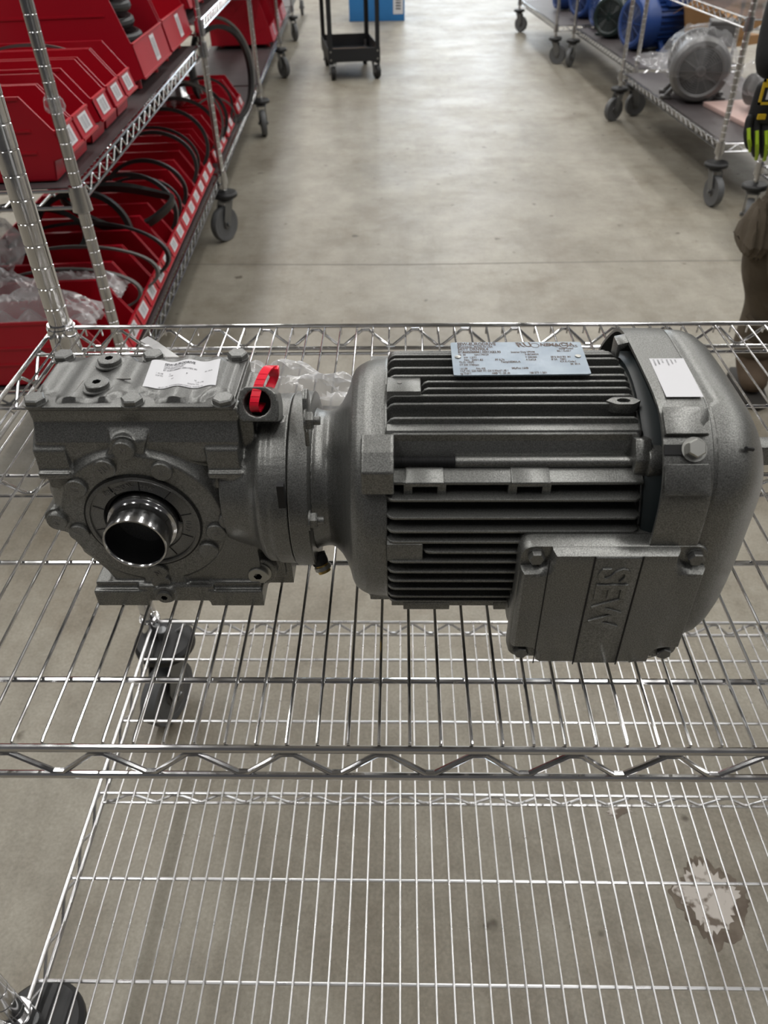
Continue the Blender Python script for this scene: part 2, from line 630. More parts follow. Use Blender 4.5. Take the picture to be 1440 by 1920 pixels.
def caster(par, loc, rot, wr=.0625, bumper=True, wheel_mat='grey_wheel', root_name='caster'):
    """fork is the part; wheel, hub and bumper ring are its pieces"""
    h = wr * 2 + .022
    g = G()
    g.cyl((0, 0, h + .004), (0, 0, h + .05), .0085, n=12)
    g.lathe([(.012, 0), (.03, .004), (.03, .012), (.02, .018), (.012, .022)], (0, 0, h - .012), (0, 0, 1), 18)
    off = -.028
    for s in (-1, 1):
        xx = s * .021
        g.prism([(-.026, h - .004), (.018, h - .004), (off + .012, wr - .012), (off - .012, wr - .012), (-.045, wr + .02)], 'x', xx - .0015, xx + .0015)
    g.cyl((-.026, off, wr), (.026, off, wr), .0055, n=10)
    for s in (-1, 1):
        g.hexhead((s * .0235, off, wr), (s, 0, 0), .009, .006)
    f = obj(root_name, g, 'caster_steel', par, bevel=.0008, seg=1)
    f.location = loc
    f.rotation_euler = (0, 0, rot)
    wg = G().lathe([(wr * .74, -.013), (wr * .95, -.0145), (wr, -.009), (wr, .009), (wr * .95, .0145), (wr * .74, .013)], (0, off, wr), (1, 0, 0), 32)
    obj('tyre', wg, wheel_mat, f)
    hg = G().lathe([(.012, -.017), (.018, -.017), (.02, -.012), (wr * .7, -.010), (wr * .745, -.0135), (wr * .745, .0135), (wr * .7, .010), (.02, .012), (.018, .017), (.012, .017)], (0, off, wr), (1, 0, 0), 28)
    obj('wheel_hub', hg, 'grey_motor', f)
    if bumper:
        bg = G().lathe([(.016, 0), (.046, 0), (.05, .004), (.05, .014), (.045, .02), (.016, .023)], (0, 0, h + .008), (0, 0, 1), 32)
        obj('bumper', bg, 'black', f)
    return f


cart = thing('wire_cart', 'chrome wire shelf cart in the foreground carrying the grey gearmotor', 'cart', (CX0, 0, 0))
CO = (CX0, 0, 0)


def cart_local(o):
    o.location = Vector(o.location) - Vector(CO)
    return o


rodY = [0.0591 + .1218 * k for k in range(5)]
PW = .0202
f1 = wire_shelf(cart, SH, CX0 - .019, CX1 + .019, 0, CD, PW, -.2571 - 9 * PW, rodY, rodY[2])
cart_local(f1)
LZ = SH - .5253
f2 = wire_shelf(cart, LZ, CX0 + .0035, CX1 - .0035, -.0055 - .028, .59, PW, -.2571 - 8.35 * PW, [.513 - .1171 * k for k in range(5)], .513 - .1171 * 2, 'chrome_dull')
cart_local(f2)
pm = post_mesh(1.62, z0=.155)
for px, py in ((CX0, .588), (CX1, .588), (CX0, .006), (CX1, .006)):
    top = py > .3
    if top:
        o = link('post', pm, 'chrome', cart)
    else:
        o = link('post', post_mesh(SH + .02, z0=.155, name='short_post'), 'chrome', cart)
    o.location = (px - CX0, py, 0)
    for zc in (SH, LZ):
        g = G().lathe([(.0135, .012), (.0172, .0125), (.0182, -.03), (.0182, -.034), (.0135, -.034)], (px - CX0, py, zc), (0, 0, 1), 22)
        g.lathe([(.0132, .0125), (.0155, .0125), (.0155, .0165), (.0132, .0165)], (px - CX0, py, zc), (0, 0, 1), 22)
        obj('collar', g, 'chrome', cart)
for px, py, rr in ((CX0 + .02, .575, radians(-20)), (CX1, .588, radians(35)), (CX0 + .012, .006, radians(10)), (CX1, .006, radians(70))):
    c = caster(cart, (px - CX0, py, 0), rr, wr=.06)

# ------------------------------------------------------------------ gearmotor
AY, AZ = 0.168, 0.8135
GB = (-.18, AY, SH + .0013)
gm = thing('gearmotor', 'grey painted gearmotor with finned motor and hollow shaft lying on the wire shelf', 'motor', GB)


def part(name, g, m, par=None, **k):
    return obj(name, g, m, par or gm, org=GB, **k)


ZF = SH + .0013
DX, DZ = -.1835, .8035
# --- gearbox casting
g = G()
g.prism([(-.2425, .886), (-.2425, .845), (-.2395, .815), (-.236, .792), (-.232, .775), (-.221, .760), (-.2115, .748), (-.21, .735), (-.112, .735), (-.104, .76), (-.104, .886)], 'y', .146, .197)
g.prism([(.2055, .8915), (.1392, .8915), (.1405, .8815), (.1345, .8685), (.1362, .852), (.147, .835), (.197, .835)], 'x', -.2435, -.1075)


def fr(r, a):
    """the flange collar flares only over its upper half"""
    k = min(1, max(0, (sin(a) + .05) / .25))
    return min(r, .0585) + (r - min(r, .0585)) * k


FN = 72
rings = [[(DX + fr(r, 2 * pi * i / FN) * cos(2 * pi * i / FN), y, DZ + fr(r, 2 * pi * i / FN) * sin(2 * pi * i / FN)) for i in range(FN)]
         for r, y in ((.074, .160), (.0705, .146), (.0655, .139), (.0605, .1345), (.0582, .132), (.0572, .1305), (.0284, .1305), (.0284, .142))]
g.loft(rings)
for a in (0, 90, 180, 270):
    d = Vector((cos(radians(a)), 0, sin(radians(a))))
    c = Vector((DX, 0, DZ)) + d * .0615
    t = Vector((-d.z, 0, d.x))
    y0, y1 = .132, .152
    base = Vector((DX, 0, DZ)) + d * .045
    g.hexa([base + t * .022 + Vector((0, y0, 0)), base - t * .022 + Vector((0, y0, 0)), c - t * .0105 + Vector((0, y0, 0)), c + t * .0105 + Vector((0, y0, 0))],
           [base + t * .024 + Vector((0, y1, 0)), base - t * .024 + Vector((0, y1, 0)), c - t * .0125 + Vector((0, y1, 0)), c + t * .0125 + Vector((0, y1, 0))])
    g.cyl(c + Vector((0, y0, 0)), c + Vector((0, y1, 0)), .0105, n=20)
# boss between top lip and flange
g.hexa([(-.1945, .1315, .862), (-.1715, .1315, .862), (-.1715, .165, .862), (-.1945, .165, .862)], [(-.1925, .1325, .8715), (-.1675, .1325, .8715), (-.1655, .146, .8855), (-.1945, .146, .8855)])
# side pockets with ledges
for x0, x1 in ((-.2465, -.2245), (-.1305, -.1085)):
    g.hexa([(x0, .1318, .848), (x1, .1318, .848), (x1, .17, .848), (x0, .17, .848)], [(x0, .1322, .8635), (x1, .1322, .8635), (x1, .148, .8785), (x0, .148, .8785)])
    g.box(x0, x1 + (.001 if x0 > -.2 else 0), .1285, .17, .8425, .8475)
    g.box(x0 + .002, x1, .135, .17, .83, .844)
g.box(-.2455, -.236, .142, .19, .806, .845)
# right lobe bracket
g.box(-.1285, -.115, .136, .165, .81, .823)
# flush lower body
low = [(DX + r_ * cos(a), DZ + r_ * sin(a)) for r_, a in ((.0565, radians(180)), (.0575, radians(190)), (.0595, radians(197)), (.058, radians(204)), (.061, radians(211)), (.0605, radians(218)), (.0615, radians(225)), (.0635, radians(232)))]
g.prism(low + [(-.2195, .7455), (-.212, .742), (-.112, .742), (-.106, .755), (-.106, .79), (DX + .055, .80)], 'y', .1322, .19)
# feet
g.box(-.2355, -.195, .126, .20, ZF, .7375)
g.box(-.1475, -.106, .126, .20, ZF, .7375)
g.box(-.2335, -.196, .1300, .20, ZF + .004, .7435)
g.box(-.1465, -.1075, .1300, .20, ZF + .004, .7435)
g.box(-.2, -.143, .127, .20, ZF + .0045, .742)
g.hexa([(-.198, .128, .73), (-.155, .128, .73), (-.155, .16, .73), (-.198, .16, .73)], [(-.192, .132, .76), (-.172, .132, .76), (-.172, .16, .76), (-.192, .16, .76)])
# side step, drain boss
g.box(-.115, -.0855, .150, .205, ZF + .001, .752)
g.box(-.115, -.09, .144, .2, .735, .79)
g.cyl((-.1085, .136, .7485), (-.1085, .17, .7485), .0135, n=28)
g.cyl((-.1805, .1245, .7345), (-.1805, .15, .7345), .0085, n=24)
# neck towards the motor
g.lathe([(.045, -.125), (.049, -.112), (.0515, -.1045), (.0545, -.1005), (.059, -.0975), (.061, -.0945), (.061, -.0895), (.0622, -.087), (.0625, -.0758)], (0, AY, AZ), (1, 0, 0), 64)
g.box(-.118, -.098, .1435, .196, .80, .886)
# lifting eye, part of the casting
LC = Vector((-.0935, .150, .8905))
u_, v_, d_ = Vector((1, 0, 0)), Vector((0, .5, .86)).normalized(), Vector((0, -.86, .5)).normalized()


def lug_pt(a, b, t):
    return LC + u_ * a + v_ * b + d_ * t


outer = [(-.0120, -.013), (.0140, -.013), (.0140, -.001), (.0125, .0055), (.0070, .0094), (-.0065, .0098), (-.0110, .0085), (-.0120, .001)]
N_ = 32


def on_poly(poly, ang):
    dx, dy = cos(ang), sin(ang)
    best = None
    for i in range(len(poly)):
        x1, y1 = poly[i]
        x2, y2 = poly[(i + 1) % len(poly)]
        den = dx * (y2 - y1) - dy * (x2 - x1)
        if abs(den) < 1e-12:
            continue
        t = (x1 * (y2 - y1) - y1 * (x2 - x1)) / den
        s_ = (x1 * dy - y1 * dx) / den
        if t > 0 and -1e-6 <= s_ <= 1 + 1e-6 and (best is None or t < best):
            best = t
    return (dx * best, dy * best)


po = [on_poly(outer, 2 * pi * k / N_) for k in range(N_)]
pi_ = [(.0086 * cos(2 * pi * k / N_), .0086 * sin(2 * pi * k / N_) - .001) for k in range(N_)]
rings = [[lug_pt(a, b, -.0125) for a, b in po], [lug_pt(a, b, .0075) for a, b in po], [lug_pt(a, b, .0075) for a, b in pi_], [lug_pt(a, b, -.0125) for a, b in pi_]]
g.loft(rings + [rings[0]], True, False)
housing = cast('gearbox_housing', g, 'paint', gm, voxel=.0009, it=3, org=GB)

# joint ring, tab and bell
g = G()
g.lathe([(.05, -.0752), (.0632, -.0752), (.0638, -.0745), (.0638, -.0622), (.0625, -.0612), (.05, -.0612)], (0, AY, AZ), (1, 0, 0), 72)
part('flange_ring', g, 'paint', bevel=0)
g = G().box(-.0802, -.0756, .1035, .109, .8375, .8555)
part('inspection_slot', g, 'recess_shade')
g = G().box(-.0795, -.0762, .1037, .107, .8405, .852)
part('slot_insert', g, 'rubber', bevel=.0004)

g = G()
g.lathe([(.045, -.0625), (.052, -.0612), (.0505, -.0585), (.0495, -.054), (.0495, -.05), (.0515, -.0465), (.0555, -.0425), (.062, -.0388), (.069, -.036), (.0755, -.0342), (.0795, -.0322), (.0825, -.0285), (.0848, -.024), (.086, -.0195), (.0872, -.0105), (.0872, -.0088), (.05, -.0088)], (0, AY, AZ), (1, 0, 0), 96)
# clamp lugs at 45 degrees, as seen at the front
for s, u in ((-1, 1), (1, 1), (-1, -1), (1, -1)):
    y0, y1 = sorted((AY + s * .0865, AY + s * .05))
    z0, z1 = sorted((AZ + u * .0475, AZ + u * .083))
    if s == -1 and u == 1:
        g.prism([(.0882, .8605), (.0882, .8772), (.0985, .8862), (.112, .8898), (.14, .86), (.12, .85)], 'x', -.0245, -.0045)
    else:
        e = .0655 if s > 0 else .0632
        y0, y1 = sorted((AY + s * e, AY + s * .03))
        z0, z1 = sorted((AZ + u * .03, AZ + u * e))
        g.box(-.0225, -.0062, y0, y1, z0, z1)
bell = cast('bell_endshield', g, 'paint', gm, voxel=.0009, it=3, org=GB)
# --- cover plate
g = G()
CZ = .8925
g.prism([(-.2435, .1375), (-.1085, .1375), (-.1085, .2055), (-.2435, .2055)], 'z', CZ - .001, CZ + .0018)
cov = part('cover_plate', g, 'paint_smooth', bevel=.0012)


def wavy(x):
    return .0009 * sin((x + .2435) * 2 * pi / .0225)


nx, ny = 60, 26
vs, fs = [], []
for j in range(ny + 1):
    for i in range(nx + 1):
        x = -.2405 + .129 * i / nx
        y = .1415 + .0605 * j / ny
        z = CZ + .0046 + wavy(x) * 1.2
        for bx, by, rx, ry in ((-.2385, .1445, .0125, .0095), (-.1745, .1435, .0135, .009), (-.1145, .1435, .0125, .0095), (-.2385, .2025, .0115, .0085), (-.1755, .2035, .0115, .0085), (-.1145, .2025, .0115, .0085)):
            q = ((x - bx) / rx) ** 2 + ((y - by) / ry) ** 2
            if q < 1.45:
                z = min(z, CZ + .0012 + max(0, (q - 1.0) / .45) * .0034)
        if j in (0, ny) or i in (0, nx):
            z = CZ + .001
        y2 = y + (wavy(x) * .6 if j in (0, 1) else 0)
        vs.append((x, y2, z))
for j in range(ny):
    for i in range(nx):
        a = j * (nx + 1) + i
        fs.append((a, a + 1, a + nx + 2, a + nx + 1))
g = G().add(vs, fs)
part('cover_crown', g, 'paint_smooth', cov, smooth=60)
for bx, by in ((-.2385, .1435), (-.1745, .1425), (-.1150, .1425), (-.2395, .2025), (-.1755, .2025), (-.1155, .2025)):
    g = G().hexhead((bx, by, CZ + .0012), (0, 0, 1), .0072, .0052, ph=random.uniform(0, 1))
    g.cyl((bx, by, CZ + .001), (bx, by, CZ + .0026), .0078, n=20)
    part('cover_bolt', g, 'paint_smooth', cov)


def socket_plug(name, p, d, r, h, par, m='paint_smooth', hexr=.38, m2='recess_shade'):
    """round headed plug with a hex socket"""
    p = Vector(p)
    d = Vector(d).normalized()
    g = G()
    u, v, d2 = basis(d)
    n = 24
    prof = [(r * 1.25, 0), (r * 1.25, h * .25), (r, h * .3), (r, h * .9), (r * .93, h)]
    rings = [[p + d2 * t + (u * cos(2 * pi * i / n) + v * sin(2 * pi * i / n)) * rr for i in range(n)] for rr, t in prof]

    def hexpt(a, rr):
        k = (a % (pi / 3)) - pi / 6
        return rr * cos(pi / 6) / cos(k)
    rings.append([p + d2 * h + (u * cos(2 * pi * i / n) + v * sin(2 * pi * i / n)) * hexpt(2 * pi * i / n, r * hexr) for i in range(n)])
    g.loft(rings, True, False)
    o = part(name, g, m, par)
    g = G()
    r2 = [rings[-1], [q - d2 * h * .7 for q in rings[-1]]]
    g.loft(r2, True, False)
    g.add(r2[1], [tuple(range(n))])
    part('hex_socket', g, m2, o)
    return o


for px, py in ((-.2020, .1895), (-.2008, .157)):
    socket_plug('screw_plug', (px, py, CZ + .0045), (0, 0, 1), .0079, .0048, cov)
    g = G()
    g.tube([(px - .0135, py - .006, CZ + .0052), (px - .0125, py + .008, CZ + .0052)], .0006, 6)
    g.tube([(px + .007, py + .0105, CZ + .0052), (px + .019, py + .0105, CZ + .0052)], .0006, 6)
    part('casting_mark', g, 'mark', cov)
o = socket_plug('drain_plug', (-.1085, .1362, .7485), (0, -1, 0), .0078, .0055, gm, m='bolt', hexr=.42)
socket_plug('drain_plug', (-.1805, .1248, .7345), (0, -1, 0), .0056, .003, gm, hexr=.45)

# --- gearbox sticker, following the waves
lab = [(-.1735, .1925), (-.1255, .1935), (-.1225, .1578), (-.1708, .1561)]


def lab_pt(u, v, dz=0.0):
    a = Vector(lab[3]).lerp(Vector(lab[2]), u)
    b = Vector(lab[0]).lerp(Vector(lab[1]), u)
    c = a.lerp(b, v)
    return (c.x, c.y, CZ + .0050 + wavy(c.x) * 1.2 + dz)


g = G()
n = 24
vs = [lab_pt(i / n, v) for v in (0, 1) for i in range(n + 1)]
g.add(vs, [(i, i + 1, n + 2 + i, n + 1 + i) for i in range(n)])
st = part('maker_sticker', g, 'paper', cov, smooth=60, label='white paper sticker with rows of small print')
S_ = .001
tl = [('SEW-EURODRIVE', .2, .84, .115, .5, .004), ('MADE IN USA BY SEW', .2, .77, .07, .45), ('GETRIEBEMOTOREN', .2, .71, .07, .45), ('87.8685088881.0001X83.90', .2, .63, .085, .5),
      ('i  61,08', .12, .5, .07, .45), ('nr', .3, .5, .07, .45), ('CLP PG', .12, .42, .07, .45), ('1728', .3, .42, .07, .45), ('IM  M1A', .8, .56, .07, .45), ('IP', .55, .44, .07, .45), ('H7', .35, .3, .06, .45),
      ('kg', .68, .25, .07, .45), ('1,90 LTR', .7, .17, .07, .45), ('SYNTH OIL', .6, .1, .07, .45), ('188 573 1 B01  SEW-EURODRIVE LYMAN SC  MADE IN USA', .2, .02, .06, .4)]
g = text_g(tl, G(), lambda x, y: lab_pt(min(x, .995), y, .00012))
part('sticker_print', g, 'ink', st, smooth=0)

# --- flange face: bolts, seal ring, hollow shaft
bolts = [(90, .0625, 'M'), (108.5, .0505, 'HU'), (64, .0505, 'N'), (142, .0505, 'N'), (178.5, .0615, 'M'), (191, .0495, 'X'), (1.5, .0615, 'X'), (350, .0515, 'M'), (328, .0500, ''), (271, .0480, 'N'), (271, .0585, '')]
for a, rr, ch in bolts:
    c = Vector((DX + rr * cos(radians(a)), .1308, DZ + rr * sin(radians(a))))
    g = G().lathe([(.0074, -.002), (.0074, .0026), (.0067, .0034), (.0001, .0036)], c, (0, -1, 0), 24)
    b_ = part('flange_bolt', g, 'paint')
    if ch:
        vs, fs = relief_text(ch, .0062, .0006)
        rot = Matrix.Translation(c + Vector((0, -.0036, 0))) @ Matrix.Rotation(radians(a - 90 + random.uniform(-20, 40)), 4, 'Y').inverted() @ Matrix.Rotation(pi / 2, 4, 'X')
        g = G().add([rot @ Vector(v) for v in vs], fs)
        part('bolt_mark', g, 'mark', b_)
g = G().lathe([(.0402, .0012), (.0402, -.0006), (.0386, -.0011), (.0374, -.0006), (.0372, .0008), (.0281, .0008), (.0278, .0020), (.0278, .0060)], (DX, .1294, DZ), (0, 1, 0), 64, caps=False)
seal = part('seal_cover', g, 'paint_smooth')
g = G().lathe([(.0415, 0), (.0415, .0004), (.0402, .0004), (.0402, 0)], (DX, .1296, DZ), (0, -1, 0), 64, caps=False)
part('seal_groove', g, 'recess_shade', seal)
g = G()
for k in range(10):
    a = radians(36 * k + 12)
    g.tube([(DX + r_ * cos(a), .1300, DZ + r_ * sin(a)) for r_ in (.0275, .036)], .00035, 5)
part('segment_marks', g, 'recess_shade', seal)
for word, a in (('BRUCHSAL', 112), ('SEW', 74), ('10.72', -8)):
    vs, fs = relief_text(word, .0048, .0005)
    rot = Matrix.Translation((DX + .0315 * cos(radians(a)), .1300, DZ + .0315 * sin(radians(a)))) @ Matrix.Rotation(-radians(a - 90), 4, 'Y') @ Matrix.Rotation(pi / 2, 4, 'X')
    part('seal_mark', G().add([rot @ Vector(v) for v in vs], fs), 'mark', seal)
g = G().lathe([(.0278, .002), (.0278, -.0005), (.0256, -.001), (.0250, .002)], (DX, .1340, DZ), (0, 1, 0), 48, caps=False)
part('shaft_seal', g, 'rubber')
g = G().lathe([(.0247, .036), (.0247, .0212), (.0243, .0203), (.0223, .0194), (.0222, .001), (.0217, .0002), (.0207, 0), (.0200, .0008), (.0197, .002)], (DX, .1055, DZ), (0, 1, 0), 72, caps=False)
hs = part('hollow_shaft', g, 'steel', label='bright machined hollow output shaft')
g = G().lathe([(.0197, .002), (.0197, .08), (.001, .081)], (DX, .1055, DZ), (0, 1, 0), 48, caps=False)
part('shaft_bore', g, 'bore', hs)

part('eye_shade', G().add([lug_pt(a, b, -.0068) for a, b in pi_], [tuple(range(N_))]), 'recess_shade')  # black disc stands in for the shade inside the lifting eye
# thin tab on the joint ring
g = G().prism([(.130, .868), (.150, .872), (.150, .893), (.147, .9015), (.141, .905), (.135, .9015), (.1305, .892)], 'x', -.0628, -.0598)
part('earth_tab', g, 'paint', bevel=.0006)
for py, pz, r in ((.128, .8895, .0062), (.1055, .8255, .0058)):
    g = G().hexhead((-.0612, py, pz), (1, 0, 0), r, .0055, ph=.4)
    g.cyl((-.056, py, pz), (-.0515, py, pz), r * .45, n=12)
    g.cyl((-.0614, py, pz), (-.0602, py, pz), r * 1.2, n=18)
    part('joint_nut', g, 'paint')
BV = Vector((-.0615, .1285, .7735))
BD = Vector((.32, -.35, -.75)).normalized()
g = G().hexhead(BV, BD, .0066, .008)
bv = part('breather_valve', g, 'rubber')
g = G().lathe([(.0048, .007), (.0048, .0095), (.0058, .0095), (.0058, .0118), (.0048, .0118), (.0048, .0145), (.003, .015)], BV, BD, 18)
part('brass_cap', g, 'brass', bv)
g = G().cyl(BV + BD * .0092, BV + BD * .0121, .0061, n=18)
part('steel_ring', g, 'bolt', bv)

# --- stator core and cooling fins
X0, X1 = -.0092, .1495
g = G().lathe([(.03, X0), (.0775, X0), (.0775, X1), (.084, X1), (.0845, X1 + .0055), (.03, X1 + .0055)], (0, AY, AZ), (1, 0, 0), 72)
g2 = g
stator = part('stator_housing', g, 'paint_dark', smooth=40)
R_ = .0915


def top_fin(y, xr, zr=None, xl=X0, th=.0021, base=.066):
    z1 = AZ + sqrt(max(R_ ** 2 - (y - AY) ** 2, 0)) if zr is None else zr
    z0 = AZ + sqrt(max(base ** 2 - (y - AY) ** 2, .0009))
    g = G().prism([(xl, z0), (xl, z1 - .004), (xl + .0025, z1 - .001), (xl + .005, z1), (xr - .003, z1), (xr, z1 - .002), (xr + .001, z0)], 'y', y - th / 2, y + th / 2)
    return part('cooling_fin', g, 'paint_dark', stator, bevel=.0004, seg=1)


for y, xr in ((.2215, .147), (.2105, .147), (.1985, .147), (.1925, .147), (.1818, .147), (.1682, .1475), (.1586, .1475), (.1402, .1478), (.1339, .148), (.1243, .1485), (.1151, .149)):
    top_fin(y, xr)
for y in (.1524, .1460):
    top_fin(y, .1475, xl=.0125)
# solid pad at the left end between the plate fins
g = G().box(X0, .0127, .1402, .1586, .885, .9035)
part('test_pad', g, 'paint_dark', stator, bevel=.0008)
g = G().lathe([(.0016, 0), (.0016, .0004)], (-.001, .151, .9034), (0, 0, 1), 12)
part('punch_mark', g, 'mark', stator)


def front_fin(z, yr=None, xl=X0, xr=.1485, th=.0021, base=.066, s=-1, cham=True):
    y1 = AY - sqrt(max(R_ ** 2 - (z - AZ) ** 2, 0)) if yr is None else yr
    y0 = AY - sqrt(max(base ** 2 - (z - AZ) ** 2, .0009))
    g = G().prism([(xl, y0), (xl, y1 + .004), (xl + .002, y1 + .001), (xl + .0045, y1), (xr - .003, y1), (xr, y1 + .002), (xr, y0)], 'z', z - th / 2, z + th / 2)
    return part('cooling_fin', g, 'paint_dark', stator, bevel=.0004, seg=1)


for z in (.8565, .846, .8373, .830, .8143, .8049, .7955, .7855):
    front_fin(z)
front_fin(.8222, xl=.0135)
for z in (.773, .7615):
    front_fin(z)
g = G().box(X0, .0137, .0775, .11, .8145, .829)
part('test_pad', g, 'paint_dark', stator, bevel=.0006)
g = G().lathe([(.0013, 0), (.0013, .0004)], (-.001, .0776, .8225), (0, -1, 0), 12)
part('punch_mark', g, 'mark', stator)
# broad shelf below the tie rod, with windows underneath
g = G()
g.prism([(.125, .8705), (.1005, .8695), (.0928, .8665), (.0928, .8645), (.1, .8645), (.125, .8655)], 'x', X0, X1)
for a, b in ((.0025, .0265), (.068, .092)):
    g.prism([(.125, .8705), (.1, .8705), (.0912, .8675), (.0912, .8642), (.1, .8642), (.125, .8655)], 'x', a, b)
part('ledge', g, 'paint_dark', stator, bevel=.0007)
g = G()
for a in (.0015, .0225, .0665, .0875):
    g.box(a, a + .0055, .0925, .12, .8555, .8655)
part('window_web', g, 'paint_dark', stator, bevel=.0005)
# flank above the rod
g = G().prism([(.128, .8845), (.1225, .8905), (.1165, .8895), (.1075, .866), (.125, .866)], 'x', X0, X1)
part('rod_flank', g, 'paint_dark', stator, bevel=.0006)
# lower edge strip with windows
g = G()
g.box(X0 + .002, .148, .1105, .1135, .7385, .7445)
for a in (.0015, .068):
    g.box(a, a + .034, .1085, .1135, .7365, .744)
for a in (.002, .031, .068, .096):
    g.box(a, a + .006, .1085, .125, .744, .757)
g.box(X0 + .002, .148, .1065, .13, .7495, .7515)
part('lower_ledge', g, 'paint_dark', stator, bevel=.0005)
# rear strip
g = G()
g.box(X0, .147, .2265, .229, .874, .880)
for a in (.01, .06):
    g.box(a, a + .024, .2265, .229, .876, .884)
part('rear_ledge', g, 'paint_dark', stator, bevel=.0005)
# tie rod with thread, lug at its right end
RY, RZ = .1068, .8722
g = G().cyl((.034, RY, RZ), (.146, RY, RZ), .0036, n=18)
rod = part('tie_rod', g, 'paint')
prof = []
x = -.006
while x < .0345:
    prof += [(.0033, x), (.0037, x + .0005)]
    x += .001
g = G().lathe(prof, (0, RY, RZ), (1, 0, 0), 18)
part('rod_thread', g, 'rubber', rod)
g = G()
g.prism([(.098, .8665), (.0985, .8785), (.108, .8885), (.118, .884), (.112, .86)], 'x', .1435, .1535)
g.cyl((.1515, RY - .001, RZ + .001), (.1605, RY - .001, RZ + .001), .0105, n=18)
part('rod_lug', g, 'paint', bevel=.001)
# hex eye nut on a fin
g = G().add([], [])
cN = Vector((.1400, .1345, .8988))
hexo = [(.0108 * cos(radians(60 * k)), .0052 * sin(radians(60 * k))) for k in range(6)]
N_ = 24
po = [on_poly(hexo, 2 * pi * k / N_) for k in range(N_)]
pin = [(.0042 * cos(2 * pi * k / N_), .0026 * sin(2 * pi * k / N_)) for k in range(N_)]
rr_ = [[(cN.x + a, cN.y + b, cN.z - .006) for a, b in po], [(cN.x + a, cN.y + b, cN.z + .0008) for a, b in po], [(cN.x + a, cN.y + b, cN.z + .0008) for a, b in pin], [(cN.x + a, cN.y + b, cN.z - .006) for a, b in pin]]
g.loft(rr_ + [rr_[0]], True, False)
bs = part('threaded_boss', g, 'paint', stator, smooth=30)
part('boss_hole', G().add(rr_[3], [tuple(range(N_))]), 'recess_shade', bs)
# --- nameplate
NPL = [Vector((.0340, .1992, .9062)), Vector((.1232, .1992, .9062)), Vector((.1228, .1555, .9058)), Vector((.0340, .1545, .9058))]
NZ = .9062


def np_pt(u, v, dz=0.0):
    a = NPL[3].lerp(NPL[2], u)
    b = NPL[0].lerp(NPL[1], u)
    c = a.lerp(b, v)
    return (c.x, c.y, c.z + dz)


g = G()
rr = rrect(0, 1, 0, 1, .03, 3)
rr = [(u, (v - .5) * 1 + .5) for u, v in rr]
g.add([np_pt(u, v) for u, v in rr] + [np_pt(u, v, .0009) for u, v in rr],
      [tuple(range(len(rr)))[::-1], tuple(range(len(rr), 2 * len(rr)))] + [(i, (i + 1) % len(rr), len(rr) + (i + 1) % len(rr), len(rr) + i) for i in range(len(rr))])
npl = part('nameplate', g, 'plate', smooth=20, label='silvery metal rating plate, blue reflection painted in, with dark print')
K = .55
tl = [('SEW-EURODRIVE', .05, .875, .125, .62, .004), ('BRUCHSAL, MADE IN USA', .05, .80, .085, .55), ('S47/T DRN90L4', .05, .715, .115, .6, .003), ('87.8685088881.0001X83.90', .05, .63, .095, .6, .003), ('Inverter Duty VPWM', .45, .63, .075, .55),
      ('Hz  60', .05, .555, .075, .55), ('rpm1740/29', .17, .555, .08, .55), ('3~IEC60034', .55, .555, .075, .55), ('kW  1,5/T1', .09, .47, .075, .55), ('Nm   500/1.83', .09, .395, .08, .6), ('PF 0,76', .32, .395, .08, .6), ('V 230/460', .55, .47, .075, .55), ('A 5,6/2,8', .55, .395, .075, .55),
      ('Eff % 84.0 IE3  M1', .74, .47, .075, .55), ('IP 54    TEFC', .74, .395, .075, .55), ('Th.Cl. 155(F)', .05, .33, .075, .55), ('TempNEMA-A', .36, .33, .08, .6), ('K.V.A.-Code J', .8, .33, .075, .55), ('IM  M1A', .87, .25, .075, .55), ('CT 230 1740rpm', .05, .25, .075, .55),
      ('i 61,08', .05, .14, .075, .55), ('Nm 425', .17, .14, .075, .55), ('IMpPos 164B', .43, .14, .08, .58), ('CLP HC 220 NSF H1 Oil 0.90ml/1,05 l', .05, .07, .08, .56), ('kg 73.811', .05, .0, .075, .55), ('AMB °C -20..40', .28, .0, .075, .55), ('188 573 1 B01', .55, .0, .08, .56),
      ('Energy Verified', .82, .735, .07, .5), ('MG 1 CLASS F', .8, .66, .07, .5)]
g = text_g([(a[0], a[1], a[2] + .02, a[3], a[4] * .5, (a[5] if len(a) > 5 else .002)) for a in tl], G(), lambda x, y: np_pt(min(x, .985), y, .00105))
# certification marks: slanted twin letters, oval, bars, ring with letters
text_g([('RU', .51, .84, .2, .45, .006)], g, lambda x, y: np_pt(x + (y - .84) * -.12, y, .00105))
text_g([('CSA', .845, .86, .15, .34, .004), ('c', .795, .82, .12, .5), ('US', .91, .82, .1, .5), ('NEMA', .685, .86, .13, .4, .005)], g, lambda x, y: np_pt(x, y, .00106))


def ringmark(cx, cy, rx, ry, t, n=24):
    a = [np_pt(cx + rx * cos(2 * pi * k / n), cy + ry * sin(2 * pi * k / n), .00104) for k in range(n)]
    b = [np_pt(cx + (rx - t) * cos(2 * pi * k / n), cy + (ry - t * 2) * sin(2 * pi * k / n), .00104) for k in range(n)]
    g.add(a + b, [(i, (i + 1) % n, n + (i + 1) % n, n + i) for i in range(n)])


ringmark(.865, .885, .036, .09, .009)
ringmark(.645, .885, .034, .075, .006)
part('nameplate_print', g, 'plate_ink', npl, smooth=0)
for u, v in ((.045, .53), (.945, .53)):
    g = G().lathe([(.0022, 0), (.002, .0007), (.0001, .0011)], np_pt(u, v, .0008), (0, 0, 1), 14)
    part('rivet', g, 'bolt', npl)
for u in (.06, .94):
    g = G().box(np_pt(u, 0)[0] - .004, np_pt(u, 0)[0] + .004, .160, .194, .900, .9061)
    part('plate_mount', g, 'paint_dark', npl)

